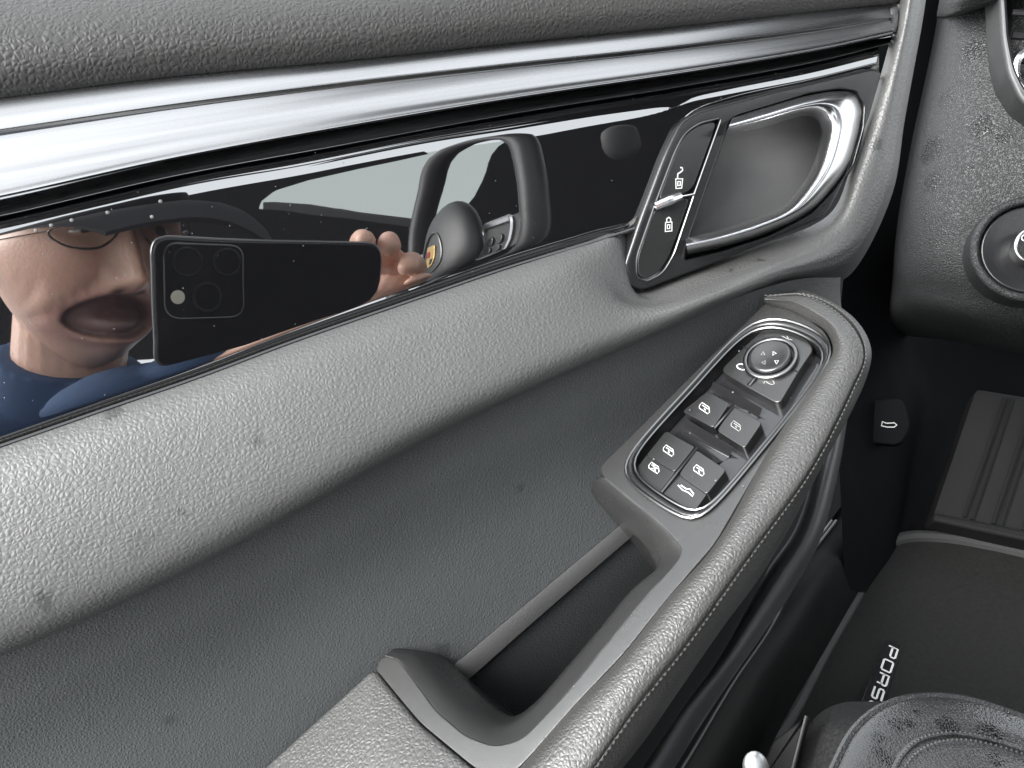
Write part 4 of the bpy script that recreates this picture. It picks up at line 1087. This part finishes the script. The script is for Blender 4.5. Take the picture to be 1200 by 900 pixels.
lip = np.clip(1 - np.abs(e - 1.12) / .28, 0, 1) * front
colr = colr * (1 - lip[:, None] * .8) + lip[:, None] * .8 * np.array([.60, .31, .25])
ins = np.clip((1.0 - e) / .15, 0, 1) * front
colr = colr * (1 - ins[:, None]) + ins[:, None] * np.array([.15, .06, .055])
ton = .8 * ins * g(hv[:, 2] + .071, .007) * g(hv[:, 0], .026)
colr = colr * (1 - ton[:, None]) + ton[:, None] * np.array([.60, .40, .36])
chk = g(np.abs(hv[:, 0]) - .042, .02) * g(hv[:, 2] + .03, .025) * (hv[:, 1] > 0)
colr = colr * (1 - .35 * chk[:, None]) + .35 * chk[:, None] * np.array([.60, .25, .19])
nos = g(np.abs(hv[:, 0]) - .0085, .004) * g(hv[:, 2] + .040, .003) * (hv[:, 1] > .08)
colr = colr * (1 - .85 * nos[:, None])  # shade of the nostrils painted into the skin tint
stb = g(hv[:, 2] + .085, .025) * (hv[:, 1] > .0)
colr = colr * (1 - .18 * stb[:, None] * np.array([1, .9, .7]))
ca = me.color_attributes.new('tint', 'FLOAT_COLOR', 'POINT')
ca.data.foreach_set('color', np.hstack([colr, np.ones((len(colr), 1))]).astype(np.float32).ravel())
# eyes, glasses, cap, hair, shirt
for s in (1, -1):
    v, f = ellipsoid(hpt(s * .031, .077, .010), (.0115, .0115, .0045), HAX); ey = mkm('eye', v, f, plain('eye_white', (.55, .52, .48), .15), person)
    v, f = ellipsoid(hpt(s * .031, .0865, .010), (.0052, .0028, .0052), HAX); mkm('iris', v, f, plain('iris', (.05, .03, .02), .1), ey)
m_fr = plain('black_glasses_frame', (.012, .012, .013), .25); m_lens, nl, bl2 = newmat('glasses_lens')
bl2.inputs['Transmission Weight'].default_value = 1.0; bl2.inputs['Roughness'].default_value = 0.0; bl2.inputs['IOR'].default_value = 1.05
gl = []
for s in (1, -1):
    lens = [(s * .008, .098, .018), (s * .012, .101, .003), (s * .025, .101, -.008), (s * .045, .093, -.008), (s * .057, .085, .004), (s * .058, .083, .018), (s * .035, .096, .022)]
    q = spline([hpt(*p) for p in lens], 40, True); gl.append(tube(q, .0011, 6, None, True))
    gl.append(tube([hpt(s * .058, .083, .014), hpt(s * .074, .04, .013), hpt(s * .079, -.015, .010)], .0016, 6, 14))
gl.append(tube([hpt(.008, .098, .014), hpt(0, .101, .017), hpt(-.008, .098, .014)], .0015, 6, 8))
v, f = join(gl); glo = mkm('glasses_frame', v, f, m_fr, person)
for s in (1, -1):
    lens = [(s * .008, .098, .018), (s * .012, .101, .003), (s * .025, .101, -.008), (s * .045, .093, -.008), (s * .057, .085, .004), (s * .058, .083, .018), (s * .035, .096, .022)]
    q = spline([hpt(*p) for p in lens], 24, True); c = q.mean(0) + HY * .001
    v = np.vstack([q, c]); f = [(k, (k + 1) % 24, 24) for k in range(24)]; mkm('glasses_lens', v, f, m_lens, glo)
m_cap = plain('dark_cap_cloth', (.014, .014, .017), .85, spec=.2, bump=.6, bscale=1500)
cv = []
for i in range(18):
    t = i / 17 * math.pi / 2
    for j in range(48):
        a = 2 * math.pi * j / 48
        cv.append(hpt(.084 * math.cos(t) * math.cos(a), .108 * math.cos(t) * math.sin(a) - .004, .044 + .088 * math.sin(t) - .016 * (1 - math.sin(a)) * math.cos(t)))
cf = grid_faces(18, 48, True)
capo = mkm('cap', cv, cf, m_cap, person)
br_rows = []
for k, (yy, zz_) in enumerate(((.085, .046), (.130, .045), (.180, .036), (.228, .016))):
    wd = (.080, .088, .086, .064)[k]
    br_rows.append([hpt(x * wd, yy - .045 * x * x * (1 - k * .2), zz_ - .014 * x * x) for x in (-1, -.7, -.35, 0, .35, .7, 1)])
v1, f1 = loft_idx(br_rows, 30, 5); v2 = v1 - HZ * .004
n1 = len(v1); per = [i for i in range(30)] + [30 * r + 29 for r in range(1, 16)] + [15 * 30 + i for i in range(28, -1, -1)] + [30 * r for r in range(14, 0, -1)]
f = f1 + [tuple(i + n1 for i in q)[::-1] for q in f1] + [(per[k], per[(k + 1) % len(per)], n1 + per[(k + 1) % len(per)], n1 + per[k]) for k in range(len(per))]
mkm('cap_brim', np.vstack([v1, v2]), f, m_cap, capo)
m_hair = plain('grey_brown_hair', (.03, .022, .018), .6, bump=.8, bscale=500)
v, f = ellipsoid(hpt(0, -.028, .000), (.0815, .080, .085), HAX, 32, 20); mkm('hair', v, f, m_hair, person)
m_shirt = plain('navy_shirt_cloth', (.030, .060, .125), .85, spec=.2, bump=.7, bscale=1200, var=.3, vscale=14)
sp = [ellipsoid(chest, (.235, .125, .25), TAX, 32, 24), tube([hpt(0, -.034, -.108), hpt(0, -.045, -.155), hpt(0, -.06, -.26)], [.072, .086, .13], 28, 10)]
for s in (1, -1): sp.append(ellipsoid(sh[s], (.076, .071, .071), TAX))
el_t = sh[sa] * .22 + elbow * .78
sp.append(tube([sh[sa], (sh[sa] + el_t) / 2, el_t], [.088, .080, .070], 22, 12)); sp.append(tube([sh[-sa], (sh[-sa] + elb2) / 2], [.068, .062], 22, 8))
sp.append(ellipsoid(VD(175, 492, .78), (.095, .058, .08))); sp.append(ellipsoid(VD(250, 462, .77), (.075, .050, .06)))
v, f = join(sp); shirt = mkm('shirt', v, f, m_shirt, person); remesh(shirt, .005, 2)

# --- steering wheel
WC = VD(545, 306, .95); wa = nz([.456, 0, .89]); wb = np.array([-.10, .92, -.30]); wb = nz(wb - wa * wb.dot(wa)); wx = np.cross(wa, wb)
WR = .178
wheel = thingm('steering_wheel', WC, 'black leather steering wheel with gold emblem mirrored in the glossy trim', 'steering wheel')
def wp(a, b, c=0.0): return WC + wa * a + wb * b + wx * c
m_rim = leather('wheel_leather', (.030, .030, .031), .0012, .3, .34, 0, .0003)
m_hub = plain('wheel_plastic', (.022, .022, .023), .42, bump=.4, bscale=1500)
v, f = tube([wp(WR * math.cos(t), WR * math.sin(t)) for t in np.linspace(0, 2 * math.pi, 96, endpoint=False)], .0165, 16, None, True); mkm('rim', v, f, m_rim, wheel)
v, f = ellipsoid(wp(0, 0, .018), (.080, .070, .028), [wa, wb, wx], 36, 24); hub = mkm('hub', v, f, m_hub, wheel)
def wpl(c): return Plane(wp(0, 0, c), wx, wa)
v, f = tube([wp(.030 * math.cos(t), .030 * math.sin(t), .0445) for t in np.linspace(0, 2 * math.pi, 40, endpoint=False)], .0012, 6, None, True); mkm('emblem_ring', v, f, MAT['rim'], hub)
shield = rounded(np.array([[-.012, .016], [.012, .016], [.0125, -.002], [.007, -.012], [0, -.017], [-.007, -.012], [-.0125, -.002]]), .002)
v, f = plate(wpl(.0445), shield, 0, .003, .0008, 2); emb = mkm('emblem', v, f, plain('gold_emblem', (.75, .52, .22), .3, metal=.8), hub, angle=40)
for q, c in ((np.array([[-.010, .002], [-.001, .002], [-.001, .010], [-.010, .010]]), (.35, .03, .03)), (np.array([[.001, -.010], [.007, -.009], [.009, -.001], [.001, -.001]]), (.02, .02, .02))):
    v, f = plate(wpl(.0476), ccw(q), 0, .0006, .0002, 1); mkm('emblem_field', v, f, plain('emblem_enamel', c, .3), hub)
for s in (1, -1):
    sp_ = rounded(np.array([[s * .060, .034], [s * .170, .030], [s * .172, -.012], [s * .060, -.038]]), .006)
    v, f = plate(wpl(.0), ccw(sp_), -.012, .010, .004, 3, back=True); spk = mkm('spoke', v, f, m_hub, wheel, angle=50)
    loop = ccw(rounded(np.array([[s * .074, .030], [s * .148, .027], [s * .142, -.020], [s * .076, -.030]]), .008))
    v, f = tube(wpl(0).pt(loop, .0115), .0030, 6, None, True); mkm('spoke_trim', v, f, MAT['chrome'], spk)
    for kx in (.095, .118):
        for ky in (.008, -.010):
            v, f = plate(wpl(.0), circ(np.array([s * kx, ky]), .0075, 16), .009, .013, .001, 2); mkm('wheel_button', v, f, MAT['button'], spk, angle=40)
sp_ = rounded(np.array([[-.030, -.05], [.030, -.05], [.022, -.172], [-.022, -.172]]), .006)
v, f = plate(wpl(.0), ccw(sp_), -.012, .008, .004, 3, back=True); mkm('spoke', v, f, m_hub, wheel, angle=50)

# --- cabin around: roof edge, parcel line, pillar and far trim, all dark cloth and plastic
m_dark = plain('cabin_black_cloth', (.010, .010, .011), .9, spec=.15, bump=.6, bscale=400)
m_far = plain('cabin_grey_trim', (.030, .030, .031), .55, bump=.5, bscale=500)
cab = thingm('car_cabin', VD(600, 300, 1.6), 'dark roof edge, pillar and far trim of the cabin mirrored in trim', 'car cabin')
v, f = slab([(-420, 420), (-420, 280), (-90, 262), (100, 220), (300, 182), (400, 165), (492, 155), (500, 172), (470, 180), (420, 190), (360, 205), (325, 222), (308, 240), (302, 262), (302, 420)], 1.75, .05); mkm('roof_edge', v, f, m_dark, cab, smooth=False)
v, f = slab([(300, 250), (400, 255), (480, 266), (560, 276), (560, 430), (300, 430)], 1.62, .10); mkm('far_sill', v, f, m_dark, cab, smooth=False)
v, f = slab([(310, 242), (400, 246), (500, 258), (560, 268), (560, 282), (400, 262), (310, 255)], 1.66, .03); mkm('sill_edge', v, f, m_far, cab, smooth=False)
v, f = slab([(592, 158), (640, 150), (760, 122), (900, 96), (1100, 62), (1150, 430), (480, 430), (482, 276), (530, 262), (556, 230), (574, 195)], 1.55, .08); mkm('pillar', v, f, m_dark, cab, smooth=False)
hr = thingm('grey_patch', VD(730, 170, 1.3), 'added grey blob for a pale patch mirrored in the glossy trim beside the handle', 'grey_patch')  # blob added for an unidentified grey patch in the mirrored cabin
v, f = ellipsoid(VD(728, 168, 1.3), (.034, .028, .02), None); mkm('cushion', v, f, plain('patch_grey', (.05, .05, .05), .7), hr)

m_ws, nw, bw = newmat('tinted_windscreen')
tb = N(nw, 'ShaderNodeBsdfTransparent'); tb.inputs['Color'].default_value = (.78, .80, .78, 1)
nw.links.new(tb.outputs[0], nw.nodes['Material Output'].inputs['Surface'])
v, f = slab([(280, 270), (290, 215), (480, 168), (640, 150), (640, 290), (500, 290)], 1.9, .006); mkm('windscreen', v, f, m_ws, cab, smooth=False)
# unseen roof slab, added and shaped to block sky light over the footwell
rv = []
for zt in (.60, .65):
    for x_, y_ in ((.16, .05), (.66, .12), (.85, .62), (2.2, .90), (2.2, -.55), (.16, -.55)):
        rv.append(np.array([x_, y_, zt]) @ ROT)
o = mk('roof_shade_panel', rv, [(0, 1, 2, 3, 4, 5), (11, 10, 9, 8, 7, 6)] + [(k, (k + 1) % 6, 6 + (k + 1) % 6, 6 + k) for k in range(6)], m_dark, cab, smooth=False)

sb = []  # unseen low side board, added to stop light entering from the far side
for y_ in (-1.30, -1.36):
    for x_, z_ in ((.05, -1.0), (2.4, -1.0), (2.4, .02), (.05, .02)): sb.append(np.array([x_, y_, z_]) @ ROT)
mk('side_shade_panel', sb, [(0, 1, 2, 3), (7, 6, 5, 4), (0, 1, 5, 4), (1, 2, 6, 5), (2, 3, 7, 6), (3, 0, 4, 7)], m_dark, cab, smooth=False)
